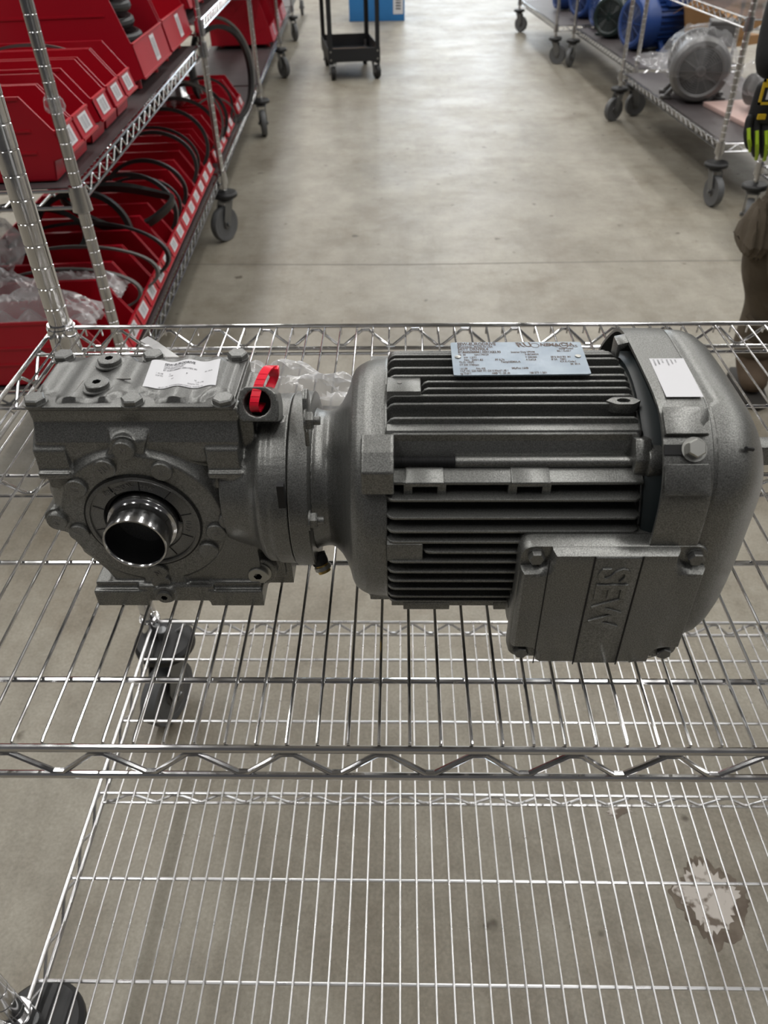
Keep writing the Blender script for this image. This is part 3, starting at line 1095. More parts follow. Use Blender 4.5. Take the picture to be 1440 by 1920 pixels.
# --- fan guard: rounded octagon lofted along the axis
def sq_rad(a, r):
    """rounded square with flattened corners"""
    c, s_ = abs(cos(a)), abs(sin(a))
    k = r / .0985
    p = 16.0
    b = (.1165 if cos(a) > 0 else .1065) * k
    return ((c / r) ** p + (s_ / r) ** p + ((c + s_) / (b * sqrt(2))) ** p) ** (-1 / p)


def oct_ring(x, r, n=128):
    pts = []
    for k in range(n):
        a = 2 * pi * k / n
        rad = sq_rad(a, r)
        pts.append((x, AY - rad * cos(a), max(AZ + rad * sin(a), ZF + .0005)))
    return pts


GR = .0985
RC = .1165
g = G()
prof = [(.1535, GR - .0022), (.1535, GR), (.168, GR), (.1815, GR), (.1828, GR - .0004), (.1836, GR - .0018), (.1846, GR - .0018), (.1856, GR - .0008), (.196, GR - .0014), (.2035, GR - .0038), (.2105, GR - .0088), (.2175, GR - .0165), (.2245, GR - .0265), (.2315, GR - .0375), (.2375, GR - .0485), (.2410, GR - .0585), (.2425, .030), (.243, .002)]
g.loft([oct_ring(x, r) for x, r in prof], True, False)
inner = [oct_ring(.1535, GR - .0022), oct_ring(.179, GR - .0024), oct_ring(.2, GR - .012)]
g.loft(inner, True, False)
guard = part('fan_guard', g, 'paint', smooth=50)
# rear upper hook of the guard reaching over the fins
g = G()
g.prism([(.1465, .9095), (.1545, .9115), (.1545, .9085), (.149, .905), (.149, .897), (.1465, .897)], 'y', .190, .203)
part('guard_hook', g, 'paint', guard, bevel=.0008)
# fan duct seen in the gap
g = G().lathe([(.02, .1505), (.088, .1505), (.091, .156), (.091, .17), (.02, .17)], (0, AY, AZ), (1, 0, 0), 48)
part('fan_shroud', g, 'duct')
g = G()
for k in range(11):
    a = 2 * pi * k / 11
    c, s_ = cos(a), sin(a)
    p = lambda r, x, t: (x, AY + r * c - t * s_, AZ + r * s_ + t * c)
    g.hexa([p(.03, .171, 0), p(.085, .171, 0), p(.085, .185, .008), p(.03, .185, .008)], [p(.03, .171, .0015), p(.085, .171, .0015), p(.085, .185, .0095), p(.03, .185, .0095)])
part('fan_blades', g, 'duct')
# guard screw with washer in its flat pad
gd = Vector((0, -cos(radians(45)), sin(radians(45))))
gt = Vector((0, sin(radians(45)), cos(radians(45))))
gc = Vector((.1705, AY, AZ)) + gd * RC
g = G()
for q in (1, -1):
    lo = [gc + Vector((dx, 0, 0)) + gt * q * t_ - gd * .004 for dx, t_ in ((-.0165, .0085), (.0115, .0085), (.0115, .027), (-.0165, .027))]
    hi = [gc + Vector((dx, 0, 0)) + gt * q * t_ + gd * h_ for dx, t_, h_ in ((-.0165, .0088, .0030), (.0075, .0088, .0034), (.0015, .022, -.0015), (-.0165, .022, -.0015))]
    g.hexa(lo if q > 0 else lo[::-1], hi if q > 0 else hi[::-1])
part('guard_pad', g, 'paint', guard, bevel=.0008)
g = G().prism([(.1533, -.003), (.164, -.003), (.164, .003), (.1533, .003)], 'z', 0, .0006)
g.xf(Matrix(((1, 0, 0, 0), (0, gt.y, gd.y, gc.y), (0, gt.z, gd.z, gc.z), (0, 0, 0, 1))))
part('screw_slot', g, 'recess_shade', guard)
g = G().cyl(gc, gc + gd * .0013, .0074, n=28)
wsh = part('washer', g, 'bolt', guard)
g = G().hexhead(gc + gd * .0012, gd, .0058, .0052, ph=.5)
part('guard_screw', g, 'bolt', guard)
# small slot mark in the cap, and the lug behind
g = G().tube([gc + Vector((.031, 0, 0)) + gt * .001 - gd * .0016, gc + Vector((.0365, 0, 0)) + gt * .001 - gd * .0052], .0013, 8)
part('cap_slot', g, 'recess_shade', guard)
g = G().box(.238, .262, .161, .175, .829, .845)
part('end_lug', g, 'paint', guard, bevel=.0015)

# guard sticker on the flat facet between top and front


def gs_pt(u, v, dz=0.0):
    """u along the axis, v from front to back on the flat top"""
    return (.1596 + .0222 * u + .0014 * v, .1178 + .0478 * v, AZ + GR + .00012 + dz)


g = G()
n, m2_ = 4, 16
vs = [gs_pt(i / n, j / m2_) for j in range(m2_ + 1) for i in range(n + 1)]
fs = [(j * (n + 1) + i, j * (n + 1) + i + 1, (j + 1) * (n + 1) + i + 1, (j + 1) * (n + 1) + i) for j in range(m2_) for i in range(n)]
gs = part('data_sticker', G().add(vs, fs), 'paper', guard, smooth=60, label='white paper data sticker')
tl = [('BG T47 DRN90L4', .95, .08, .075, .5), ('87.8685088881', .95, .2, .075, .5), ('IE3 1740/29', .95, .32, .07, .5), ('SEW-EURODRIVE', .95, .46, .07, .5), ('01.0001X83.90', .95, .58, .07, .5), ('1740 0,76', .95, .7, .07, .5)]
g = text_g([(t[0], 1 - t[2] * 0 - 1, t[2], t[3], t[4]) for t in tl], G(), lambda x, y: gs_pt(min(max(y, .02), .98), .97 - min(x * .62, .95), .00015))
part('sticker_print', g, 'ink', gs, smooth=0)

# --- terminal box
g = G()


def trect(x0, x1, z0, z1, y, r=.006):
    return [(p[0], y, p[1]) for p in rrect(x0, x1, z0, z1, r, 4)]


g.loft([trect(.092, .1845, .744, .8375, .128), trect(.0895, .183, .742, .8385, .108), trect(.0880, .1825, .739, .8385, .098), trect(.083, .1865, .735, .8378, .091), trect(.0752, .1908, .7315, .8368, .0845), trect(.0752, .1908, .7312, .8365, .0795)])
tb = part('terminal_box', g, 'paint', smooth=40, bevel=0)
g = G()
g.loft([trect(.0742, .1916, .7302, .8362, .0793, .008), trect(.0740, .1918, .7300, .8360, .0772, .008), trect(.0745, .1912, .7305, .8355, .0705, .008), trect(.0752, .1905, .7312, .8348, .0692, .008)])
lid = part('terminal_lid', g, 'paint', tb, smooth=40, bevel=0)


def lid_poly(x0, x1, z0, z1, cx, cz, r=.004):
    pts = []
    for (ax, az, sx, sz) in ((x1, z1, -1, -1), (x0, z1, 1, -1), (x0, z0, 1, 1), (x1, z0, -1, 1)):
        arc = []
        for k in range(7):
            t = pi / 2 * k / 6
            arc.append((ax + sx * cx * (1 - (1 - cos(t)) * .35) * cos(t) ** .35 if False else ax + sx * cx * cos(t) ** .6, az + sz * cz * sin(t) ** .6))
        # arc runs from the horizontal edge to the vertical edge
        if (sx, sz) in ((-1, -1),):
            pts += arc[::-1]
        elif (sx, sz) == (1, -1):
            pts += arc
        elif (sx, sz) == (1, 1):
            pts += arc[::-1]
        else:
            pts += arc
    return pts


def lring(ins, y):
    return [(p[0], y, p[1]) for p in lid_poly(.0752 + ins, .1905 - ins, .7312 + ins, .8348 - ins, .0185, .0155)]


g = G().loft([lring(0, .070), lring(.0002, .066), lring(.0022, .0625), lring(.0045, .0615)])
part('lid_crown', g, 'paint', lid, smooth=35)
g = G()
g.hexa([(.1195, .0612, .7335), (.148, .0612, .7335), (.148, .0612, .832), (.1195, .0612, .832)], [(.1195, .0625, .7325), (.148, .0625, .7325), (.148, .0625, .833), (.1195, .0625, .833)])
part('lid_band', g, 'paint', lid, bevel=.0003, seg=1)
g = G()
for xx in (.119, .1485):
    g.tube([(xx, .0613, .732), (xx, .0613, .8335)], .0005, 6)
g.tube([(.0915, .0613, .733), (.0915, .0613, .831)], .0004, 6)
part('lid_grooves', g, 'recess_shade', lid)
vs, fs = relief_text('SEW', .0275, .0016, 1.02, .0004)
rot = Matrix.Translation((.1318, .0610, .7965)) @ Matrix.Rotation(pi / 2, 4, 'X') @ Matrix.Rotation(-pi / 2, 4, 'Z')
part('maker_letters', G().add([rot @ Vector(v) for v in vs], fs), 'paint', lid, smooth=30)
for bx, bz in ((.0843, .8275), (.1830, .8270), (.0832, .7385), (.1820, .7380)):
    g = G().hexhead((bx, .0695, bz), (0, -1, 0), .0052, .005, ph=random.uniform(0, 1))
    g.cyl((bx, .0696, bz), (bx, .0685, bz), .0056, n=18)
    part('lid_bolt', g, 'paint_smooth', lid)
for py, pz in ((.0955, .8075), (.0925, .7650)):
    g = G().lathe([(.0165, 0), (.0165, .0035), (.0155, .005), (.0105, .0052), (.0001, .0052)], (.0795, py, pz), (-1, 0, 0), 32)
    cp_ = part('cable_plug', g, 'paint_dark', tb)
    g = G().box(.0738, .0745, py - .008, py + .008, pz - .001, pz + .001)
    part('plug_slot', g, 'mark', cp_)
# pale scuffs on the paint
g = G()
g.prism([(.158, .7335), (.1775, .7415), (.178, .7425), (.1572, .7342)], 'y', .06135, .0616)
part('paint_scuff', g, 'mark', lid)

#@@REST@@
# ------------------------------------------------------------------ far window
t = thing('window_1', None, None, (1.8, RY1, 0))
t['kind'] = 'structure'
g = G()
for z in (2.4, 4.3, 6.2):
    g.box(-2.6, 2.6, -.08, -.001, z - .05, z + .05)
for k in range(5):
    x = -2.6 + 1.3 * k
    g.box(x - .05, x + .05, -.08, -.001, 2.4, 6.2)
obj('window_frame', g, 'lamp_body', t)
pm_ = G().box(-.6, .6, -.03, -.012, -.9, .9).mesh('pane')
for k in range(4):
    for z in (3.35, 5.25):
        o = link('pane', pm_, 'daylight', t)
        o.location = (-1.95 + 1.3 * k, 0, z)

# floor control joint and flaked patches on the floor
g = G()
jy = [(RX0, 2.66), (-.9, 2.625), (0, 2.605), (.95, 2.622), (RX1, 2.6)]
for (xa, ya), (xb, yb) in zip(jy, jy[1:]):
    g.hexa([(xa, ya, -.001), (xb, yb, -.001), (xb, yb + .006, -.001), (xa, ya + .006, -.001)], [(xa, ya, .0004), (xb, yb, .0004), (xb, yb + .006, .0004), (xa, ya + .006, .0004)])
struct('trim_1', g, 'joint', smooth=0)


def patch_mat(name, ca, cb, sc, lo, hi):
    m = mat(name, ca, .75, noise=(sc, cb, 5))
    r = [n for n in m.node_tree.nodes if n.type == 'VALTORGB'][0]
    r.color_ramp.elements[0].position = lo
    r.color_ramp.elements[1].position = hi
    return m


MT['glue'] = patch_mat('brown_glue_residue', (0.10, 0.075, 0.055), (0.16, 0.13, 0.10), 30, .35, .6)
MT['flake'] = patch_mat('flaked_white_paint', (0.14, 0.11, 0.085), (0.50, 0.46, 0.42), 38, .40, .47)


def blob(cx, cy, pts, z0, z1, jit, n=72, seed=0):
    rnd = random.Random(seed)
    out = []
    m = len(pts)
    for i in range(n):
        t_ = i / n * m
        a, b = pts[int(t_) % m], pts[(int(t_) + 1) % m]
        f = t_ - int(t_)
        x, y = a[0] + (b[0] - a[0]) * f, a[1] + (b[1] - a[1]) * f
        k = 1 + rnd.uniform(-jit, jit)
        out.append((cx + (x - cx) * k, cy + (y - cy) * k))
    return G().prism(out, 'z', z0, z1)


pc = (.447, .228)
dia = [(.388, .238), (.417, .258), (.440, .290), (.460, .288), (.487, .262), (.508, .240), (.500, .214), (.478, .178), (.437, .160), (.418, .186)]
t = thing('glue_patch', 'diamond shaped brown patch with flaked white paint on the floor under the cart', 'floor patch', (0, 0, 0))
obj('glue_ring', blob(*pc, dia, 0, .0005, .09, seed=3), 'glue', t, smooth=0)
inn = [(pc[0] + (x - pc[0]) * .78 - .002, pc[1] + (y - pc[1]) * .8 + .004) for x, y in dia]
obj('paint_flakes', blob(*pc, inn, .0004, .0010, .14, seed=5), 'flake', t, smooth=0)
o = obj('paint_flake', blob(.347, .366, [(.328, .360), (.336, .378), (.356, .374), (.372, .377), (.366, .364), (.350, .358), (.338, .350)], 0, .0006, .2, 40, 8), 'flake', smooth=0)
tag(o, 'small white paint flake on the floor under the near cart', 'paint flake')


# ------------------------------------------------------------------ rolling wire racks
def deck(par, z, x0, x1, y0, y1, liner, name='rack_shelf'):
    g = G()
    R1 = .0035
    zb = z - .032
    for xx in (x0, x1):
        g.tube([(xx, y0, z), (xx, y1, z)], R1, 6)
        g.tube([(xx, y0, zb), (xx, y1, zb)], R1, 6)
        pts = []
        y = y0 + .03
        k = 0
        while y < y1 - .02:
            pts += [(xx, y - .004, (z - .006) if k % 2 else (zb + .006)), (xx, y + .004, (z - .006) if k % 2 else (zb + .006))]
            y += .034
            k += 1
        g.tube(pts, .0027, 5)
    for yy in (y0, y1):
        g.tube([(x0, yy, z), (x1, yy, z)], R1, 6)
        g.tube([(x0, yy, zb), (x1, yy, zb)], R1, 6)
        pts = []
        lo, hi = min(x0, x1), max(x0, x1)
        x = lo + .03
        k = 0
        while x < hi - .02:
            pts += [(x - .004, yy, (z - .006) if k % 2 else (zb + .006)), (x + .004, yy, (z - .006) if k % 2 else (zb + .006))]
            x += .034
            k += 1
        g.tube(pts, .0027, 5)
    f = obj(name, g, 'chrome_far', par)
    g = G()
    y = y0 + .025
    while y < y1 - .01:
        g.tube([(x0, y, z), (x1, y, z)], .0013, 4)
        y += .0254
    d = obj('deck_wires', g, 'chrome_far', f)
    d['kind'] = 'stuff'
    if liner:
        lo, hi = min(x0, x1), max(x0, x1)
        obj('shelf_liner', G().box(lo + .008, hi - .008, y0 + .01, y1 - .01, z + .0015, z + .004), 'mat', f)
    return f


far_post = None


def rack_posts(par, ys, x0, x1, h, wr=.0635, turns=()):
    global far_post
    pmesh = post_mesh(h, .0112, .0254, 'post', z0=.15)
    i = 0
    for y in ys:
        for x in (x0, x1):
            o = link('post', pmesh, 'chrome_far', par)
            o.location = (x, y, 0)
            c = caster(par, (x, y, 0), turns[i] if i < len(turns) else random.uniform(-2, 2), wr, True)
            i += 1


def rack_collars(par, xs, ys, z):
    cm = G().lathe([(.0135, .012), (.0165, .0125), (.0195, -.034), (.0135, -.034)], (0, 0, 0), (0, 0, 1), 14).mesh('collar')
    for x in xs:
        for y in ys:
            o = link('collar', cm, 'chrome_far', par)
            o.location = (x, y, z)


# left row: four bays sharing posts, its near end at the left of the photo
LO, LR = Vector((-.616, 1.252, 0)), .053
SP = 1.655
LD = -.47
ZB, ZM = .25, .69
rackL = thing('shelving_row', 'long row of chrome wire shelving on casters along the left side of the aisle', 'shelving', LO, LR, None, -.012)
for k in range(5):
    deck(rackL, ZB, -.012, LD + .012, SP * k + .012, SP * (k + 1) - .012, True)
for k in range(4):
    zz = ZM + (.065 if k == 1 else 0.0)
    deck(rackL, zz, -.012, LD + .012, SP * k + .012, SP * (k + 1) - .012, True)
    rack_collars(rackL, (0, LD), (SP * k, SP * (k + 1)), zz)
rack_collars(rackL, (0, LD), [SP * k for k in range(6)], ZB)
rack_posts(rackL, [SP * k for k in range(6)], 0, LD, 1.75, .068, [2.2, .4, radians(-35), 1.0, radians(10), .3, radians(35), 1, radians(20), 1, 0, 0])
ML_ = Matrix.Translation(LO) @ Euler((0, -.012, LR)).to_matrix().to_4x4()


def on_left(p):
    return ML_ @ Vector(p)


# --- red hopper bins
def bin_meshes(w, L, H, fp_, slope, feet=0.0):
    """front at x = 0 facing +x, width along y, floor at z = 0.
    fp_: front outline from the foot up to the lip; slope: how far back the side walls reach full height"""
    th_ = .0032
    lipx, lip = fp_[-1]
    z0 = fp_[0][1]
    side = [(-L, z0)] + fp_ + [(lipx - .006, lip + .006), (lipx - slope, H), (-L, H)]
    g = G()
    g.prism(side, 'y', 0, th_)
    g.prism(side, 'y', w - th_, w)
    g.box(-L, fp_[0][0], 0, w, z0, z0 + th_)
    g.box(-L, -L + th_, 0, w, z0, H)
    for (xa, za), (xb, zb_) in zip(fp_, fp_[1:]):
        g.prism([(xa, za), (xb, zb_), (xb - th_, zb_), (xa - th_, za)], 'y', 0, w)
    # rolled edges of the front panel, rim strips, steps along the sides
    bx_, bz = fp_[-2]
    for (xx, zz) in ((lipx, lip), (bx_, bz)):
        g.prism([(xx - .003, zz - .003), (xx + .003, zz - .003), (xx + .003, zz + .002), (xx - .003, zz + .002)], 'y', -.001, w + .001)
    for y0, y1 in ((-.0018, .001), (w - .001, w + .0018)):
        g.prism([(-L, H - .006), (lipx - slope - .004, H - .006), (lipx - slope, H), (-L, H)], 'y', y0, y1)
        for q in (.36, .62):
            g.prism([(-L, H * q), (lipx - slope * .9, H * q), (lipx - slope * .9, H * q - .004), (-L, H * q - .006)], 'y', y0, y1)
    if feet:
        for yy in (w * .2, w * .8):
            for xx in (-.045, -L + .06):
                g.cyl((xx, yy, 0), (xx, yy, z0 + .002), .013, n=14)
    me = g.mesh('storage_bin', 25)
    A_, B_ = Vector((bx_, 0, bz)), Vector((lipx, 0, lip))
    e = (B_ - A_)
    nn = Vector((e.z, 0, -e.x)).normalized()
    y0, y1, t0, t1 = (w * .5, w * .64, .12, .9) if w > .3 else (w * .24, w * .78, .14, .88)

    def fp(y, t_, d):
        p = A_ + e * t_ + nn * d
        return (p.x, y, p.z)
    c = G()
    c.hexa([fp(y0, t0, .0002), fp(y1, t0, .0002), fp(y1, t1, .0002), fp(y0, t1, .0002)], [fp(y0, t0, .0012), fp(y1, t0, .0012), fp(y1, t1, .0012), fp(y0, t1, .0012)])
    cm = c.mesh('label_card', 0)
    p = G()
    for k in range(7):
        ya = y0 + (y1 - y0) * (.12 + .11 * k)
        yb = ya + (y1 - y0) * (.03 + .02 * (k % 3))
        ta, tb = t0 + .1, t1 - .1
        p.hexa([fp(ya, ta, .0012), fp(yb, ta, .0012), fp(yb, tb, .0012), fp(ya, tb, .0012)], [fp(ya, ta, .0014), fp(yb, ta, .0014), fp(yb, tb, .0014), fp(ya, tb, .0014)])
    return me, cm, p.mesh('card_print', 0)


BINS = {'small': bin_meshes(.108, .40, .15, [(-.034, 0), (-.028, .036), (.0, .046), (-.013, .088)], .05),
        'mid': bin_meshes(.108, .42, .155, [(-.034, 0), (-.028, .022), (.0, .03), (-.012, .066)], .06),
        'big': bin_meshes(.39, .42, .30, [(-.035, .022), (-.03, .03), (.0, .038), (-.016, .118)], .065, .022)}
MT['print_grey'] = mat('grey_label_print', (0.3, 0.3, 0.32), 0.6)
ORD = ['nearest', 'second', 'third', 'fourth', 'fifth', 'sixth', 'seventh', 'eighth', 'ninth', 'tenth', 'eleventh', 'twelfth', 'thirteenth', 'fourteenth', 'fifteenth', 'sixteenth']


def put_bin(kind, x, y, z, label, group):
    me, cm, pm2 = BINS[kind]
    o = link('storage_bin', me, 'red')
    o.location = on_left((x, y, z + .0075))
    o.rotation_euler = (0, -.012, LR + random.uniform(-.01, .01))
    tag(o, label, 'bin', group)
    c = link('label_card', cm, 'paper', o)
    link('card_print', pm2, 'print_grey', c)
    return o


for i, y in enumerate((.056, .172, .331, .462, .581)):
    put_bin('small', -.02, y, ZM, '%s small red bin from the near end of the middle shelf' % ORD[i], 'small red bins on the middle shelf')
put_bin('big', -.03, .84, ZM, 'large red bin full of black hose on the middle shelf', 'large red bins')
put_bin('big', -.03, 1.262, ZM, 'large red bin just beyond the hose bin on the middle shelf', 'large red bins')
lowb = [-.0 + .113 * i for i in range(14)]
for i, y in enumerate(lowb):
    put_bin('mid', -.018, y + .03, ZB, '%s red bin from the near end of the bottom shelf' % ORD[i], 'red bins on the bottom shelf')
for i, y in enumerate((1.69, 1.805, 1.92, 2.08, 2.20, 2.50, 2.62)):
    put_bin('mid', -.02, y, ZB, '%s red bin past the second post on the bottom shelf' % ['first', 'second', 'third', 'fourth', 'fifth', 'sixth', 'seventh'][i], 'red bins on the bottom shelf of the second bay')
put_bin('big', .0, 4.50, ZB, 'large red bin alone at the far end of the bare liner', 'large red bins')
put_bin('big', .0, 5.05, ZB, 'large red bin behind the far post on the bottom shelf', 'large red bins')
put_bin('big', .0, 5.50, ZB, 'farthest large red bin on the bottom shelf of the left row', 'large red bins')
put_bin('big', -.03, 1.70, ZM + .065, 'large red bin starting the second bay of the middle shelf', 'large red bins')
put_bin('big', -.03, 2.14, ZM + .065, 'second large red bin in the second bay of the middle shelf', 'large red bins')


# --- belts and hoses
def belt(label, c, rx, ry, yaw, tilt, roll=0.0, t=.006, wdt=.011, m='belt', n=44, sag=.0, group='rubber belts in the red bins', name='v_belt'):
    pts = []
    ph = random.uniform(0, 6)
    for k in range(n):
        a = 2 * pi * k / n
        x, y = rx * cos(a), ry * sin(a)
        z = sag * sin(2 * a + ph) + sag * .6 * sin(3 * a + ph * 2)
        pts.append((x, y, z))
    Mx = Matrix.Translation(on_left(c)) @ Euler((tilt, roll, LR + yaw)).to_matrix().to_4x4()
    # box-like section: width across the loop's plane normal
    g = G()
    rings = []
    for k in range(n):
        p = Vector(pts[k])
        r = Vector((p.x, p.y, 0)).normalized()
        nz = Vector((0, 0, 1))
        rings.append([p + r * t / 2 - nz * wdt / 2, p + r * t / 2 + nz * wdt / 2, p - r * t / 2 + nz * wdt / 2 * .8, p - r * t / 2 - nz * wdt / 2 * .8])
    rings.append(rings[0])
    g.loft(rings, True, False)
    g.xf(Mx)
    cw = on_left(c)
    o = obj(name, g, m, None, org=tuple(cw), smooth=40)
    o.location = cw
    return tag(o, label, 'belt', group)


def B(y):
    return y


# upright loops standing along their bins
belt('black belt loop standing tall in the last bins of the second bay', (-.06, 2.46, .455), .19, .19, .95, radians(84), 0, .017, .024, 'belt', sag=.006)
belt('pale grey belt ring leaning outside the tall black loop', (-.075, 2.60, .465), .205, .2, 1.0, radians(80), 0, .009, .02, 'belt_grey', sag=.004)
belt('thin black belt ring inside the tall loop near the third post', (-.13, 2.27, .37), .12, .11, .3, radians(80), 0, .010, .016, 'belt', sag=.006)
belt('small grey belt ring on the front edge near the third post', (-.075, 2.15, .345), .09, .08, .15, radians(82), 0, .007, .014, 'belt_grey', sag=.003)
belt('black belt loop rising behind the second post', (-.15, 1.975, .385), .15, .125, .15, radians(80), 0, .014, .024, 'belt', sag=.006)
belt('grey edged belt loop rising behind the second post', (-.17, 1.86, .40), .17, .145, .15, radians(80), .05, .010, .02, 'belt_grey', sag=.006)
belt('second black belt loop close behind the second post', (-.16, 1.745, .385), .15, .12, .15, radians(78), 0, .014, .022, 'belt', sag=.008)
belt('black belt loop standing in the fourteenth bottom bin', (-.17, 1.553, .385), .15, .125, .12, radians(78), 0, .013, .024, 'belt', sag=.008)
belt('thin black belt loop in the thirteenth bottom bin', (-.19, 1.44, .37), .15, .105, .1, radians(80), .05, .009, .018, 'belt', sag=.008)
belt('black belt loop in the twelfth bottom bin', (-.17, 1.327, .375), .14, .11, .1, radians(80), 0, .012, .022, 'belt', sag=.008)
belt('black belt arching out of the tenth bottom bin', (-.16, 1.101, .36), .125, .095, .08, radians(80), 0, .012, .022, 'belt', sag=.006)
belt('thin black belt arching out of the ninth bottom bin', (-.16, .988, .35), .125, .085, .08, radians(80), 0, .008, .016, 'belt', sag=.006)
belt('wide dark belt arching out of the eighth bottom bin', (-.16, .875, .37), .135, .105, .08, radians(76), .05, .012, .034, 'belt', sag=.008)
belt('wide dark belt twisted across the seventh bottom bin', (-.15, .735, .44), .15, .06, .2, radians(36), .12, .012, .034, 'belt', sag=.022)
belt('dark belt folded at the back of the sixth bottom bin', (-.24, .649, .385), .13, .11, .1, radians(78), 0, .014, .034, 'belt', sag=.01)
belt('broad grey belt arching over the fifth bottom bin', (-.20, .536, .365), .21, .085, .06, radians(72), .05, .010, .036, 'belt', sag=.01)
belt('broad pale belt arching over the fourth bottom bin', (-.20, .423, .36), .20, .07, .05, radians(76), .02, .008, .026, 'belt_grey', sag=.006)
belt('grey belt curling out of the third bottom bin', (-.21, .31, .355), .19, .06, .05, radians(78), 0, .007, .024, 'belt_grey', sag=.006)
belt('black belt bunched behind the fifth bottom bin', (-.33, .54, .43), .13, .07, .1, radians(60), .1, .014, .03, 'belt', sag=.015)
belt('grey belt arching over the fifth small bin on the middle shelf', (-.25, .635, ZM + .115), .13, .045, .05, radians(82), 0, .008, .016, 'belt_grey', group='belts on the middle shelf')
belt('grey belt lying in the second small bin on the middle shelf', (-.24, .226, ZM + .10), .15, .05, .03, radians(80), 0, .008, .016, 'belt_grey', group='belts on the middle shelf')
# black hose: a loose stack of coils in the large bin
for k in range(6):
    c = (-.215 + random.uniform(-.010, .010), 1.035 + random.uniform(-.012, .012), ZM + .058 + .0375 * k)
    pts = []
    rx, ry = .135 + random.uniform(-.008, .008), .145 + random.uniform(-.012, .012)
    ph = random.uniform(0, 6)
    for j in range(40):
        a = 2 * pi * j / 40
        pts.append((rx * cos(a), ry * sin(a), .006 * sin(a + ph) + .003 * sin(2 * a)))
    g = G().tube(pts, .0135, 10, closed=True)
    cw = on_left(c)
    o = obj('hose_coil', g, 'rubber', None)
    o.location = cw
    o.rotation_euler = (-.02, .06 + .008 * k, 0)
    tag(o, '%s black hose coil from the bottom of the large red bin' % ['lowest', 'second', 'third', 'fourth', 'fifth', 'topmost'][k], 'hose', 'black hose coils in the large red bin')


# --- crumpled clear film
def crumple(name, label, cat, c, sx, sy, sz, seed, m='film', rot=0.0, nx_=26, ny_=14, amp=.35, par=None):
    """a puffed, creased pouch: two noisy sheets joined at the rim"""
    vs, fs = [], []
    for side in (1, -1):
        for j in range(ny_ + 1):
            for i in range(nx_ + 1):
                u, v = i / nx_ * 2 - 1, j / ny_ * 2 - 1
                h = max(0, (1 - u * u) * (1 - v * v)) ** .5
                p = Vector((u * 2.1 + seed, v * 1.7, side * .8))
                q = Vector((u * 6 + seed, v * 5, side * 2))
                e = (abs(mnoise.noise(p)) - .2) * 1.1 + (abs(mnoise.noise(q)) - .2) * .45
                z = side * h * .5 * (1 if side > 0 else .45) + e * amp * (.35 + h)
                vs.append((u * sx / 2 * (1 + .12 * mnoise.noise(Vector((v * 3, seed, 0)))), v * sy / 2 * (1 + .15 * mnoise.noise(Vector((u * 3, seed, 5)))), z * sz))
    n1 = (nx_ + 1) * (ny_ + 1)
    for s_ in (0, n1):
        for j in range(ny_):
            for i in range(nx_):
                a = s_ + j * (nx_ + 1) + i
                fs.append((a, a + 1, a + nx_ + 2, a + nx_ + 1))
    o = obj(name, G().add(vs, fs), m, par, smooth=28)
    o.location = c
    o.rotation_euler = (0, 0, rot)
    if label:
        tag(o, label, cat)
    return o


for lb_, c, sx, sy, sz, sd in (('clear plastic bag bulging from the nearest bottom bin', (-.20, .10, ZB + .145), .28, .11, .10, 1.0), ('clear plastic bag at the back of the second bottom bin', (-.33, .2, ZB + .15), .2, .12, .12, 2.3), ('clear plastic bag lying in the third bottom bin', (-.17, .30, ZB + .12), .24, .1, .09, 4.1), ('clear plastic bag pushed against the near left post', (-.40, .40, ZB + .18), .16, .16, .16, 5.2)):
    crumple('plastic_bag', lb_, 'bag', on_left(c), sx, sy, sz, sd, 'film', LR)
crumple('foil_bag', 'silvery wrapped bundle behind the tall belt loop', 'bag', on_left((-.30, 2.15, .45)), .22, .26, .22, 7.7, 'chrome_dull', .4)
crumple('plastic_wrap', 'wisp of clear wrap around the nearest rack post', 'wrap', on_left((.0, .0, .84)), .036, .034, .045, 3.3, 'film_thin', .4)

# own bag behind the gearbox and the red tie that closes it
crumple('plastic_bag', 'clear plastic bag tied with red behind the gearbox', 'bag', (-.098, .236, SH + .062), .215, .09, .17, 9.4, 'film', -.05, 60, 30, .12)
vs = []
g = G()
tip = [(-.2105, .268, .872), (-.199, .258, .872), (-.172, .247, .858), (-.186, .252, .848), (-.198, .258, .852)]
g.add(tip + [(x + .004, y + .008, z) for x, y, z in tip], [(0, 1, 2, 3, 4), (9, 8, 7, 6, 5)] + [(i, (i + 1) % 5, 5 + (i + 1) % 5, 5 + i) for i in range(5)])
o = obj('bag_corner', g, 'film', bpy.data.objects['plastic_bag.004'], smooth=20, org=(-.098, .236, SH + .062))

ribbon = [(-.0948, .1455, .8860), (-.0955, .1415, .8905), (-.0950, .1420, .8950), (-.0935, .1475, .9000), (-.0915, .1545, .9040), (-.0890, .1630, .9062), (-.0866, .1690, .9056), (-.0852, .1725, .9025), (-.0854, .1740, .8975), (-.0870, .1720, .8930), (-.0900, .1660, .8885), (-.0925, .1580, .8860)]
n = len(ribbon)
g = G()
rings = []
sub = []
for k in range(n):
    a, b, c_, d = [Vector(ribbon[(k + j) % n]) for j in (-1, 0, 1, 2)]
    for f in (0, .25, .5, .75):
        sub.append(.5 * ((2 * b) + (c_ - a) * f + (2 * a - 5 * b + 4 * c_ - d) * f * f + (3 * b - a - 3 * c_ + d) * f ** 3))
m2_ = len(sub)
for k in range(m2_):
    tn = (sub[(k + 1) % m2_] - sub[k - 1]).normalized()
    wv = Vector((1, .12, -.1))
    wv = (wv - tn * wv.dot(tn)).normalized()
    nv = tn.cross(wv)
    p = sub[k]
    rings.append([p + wv * .0029 + nv * .0006, p - wv * .0029 + nv * .0006, p - wv * .0029 - nv * .0006, p + wv * .0029 - nv * .0006])
g.loft(rings + [rings[0]], True, False)
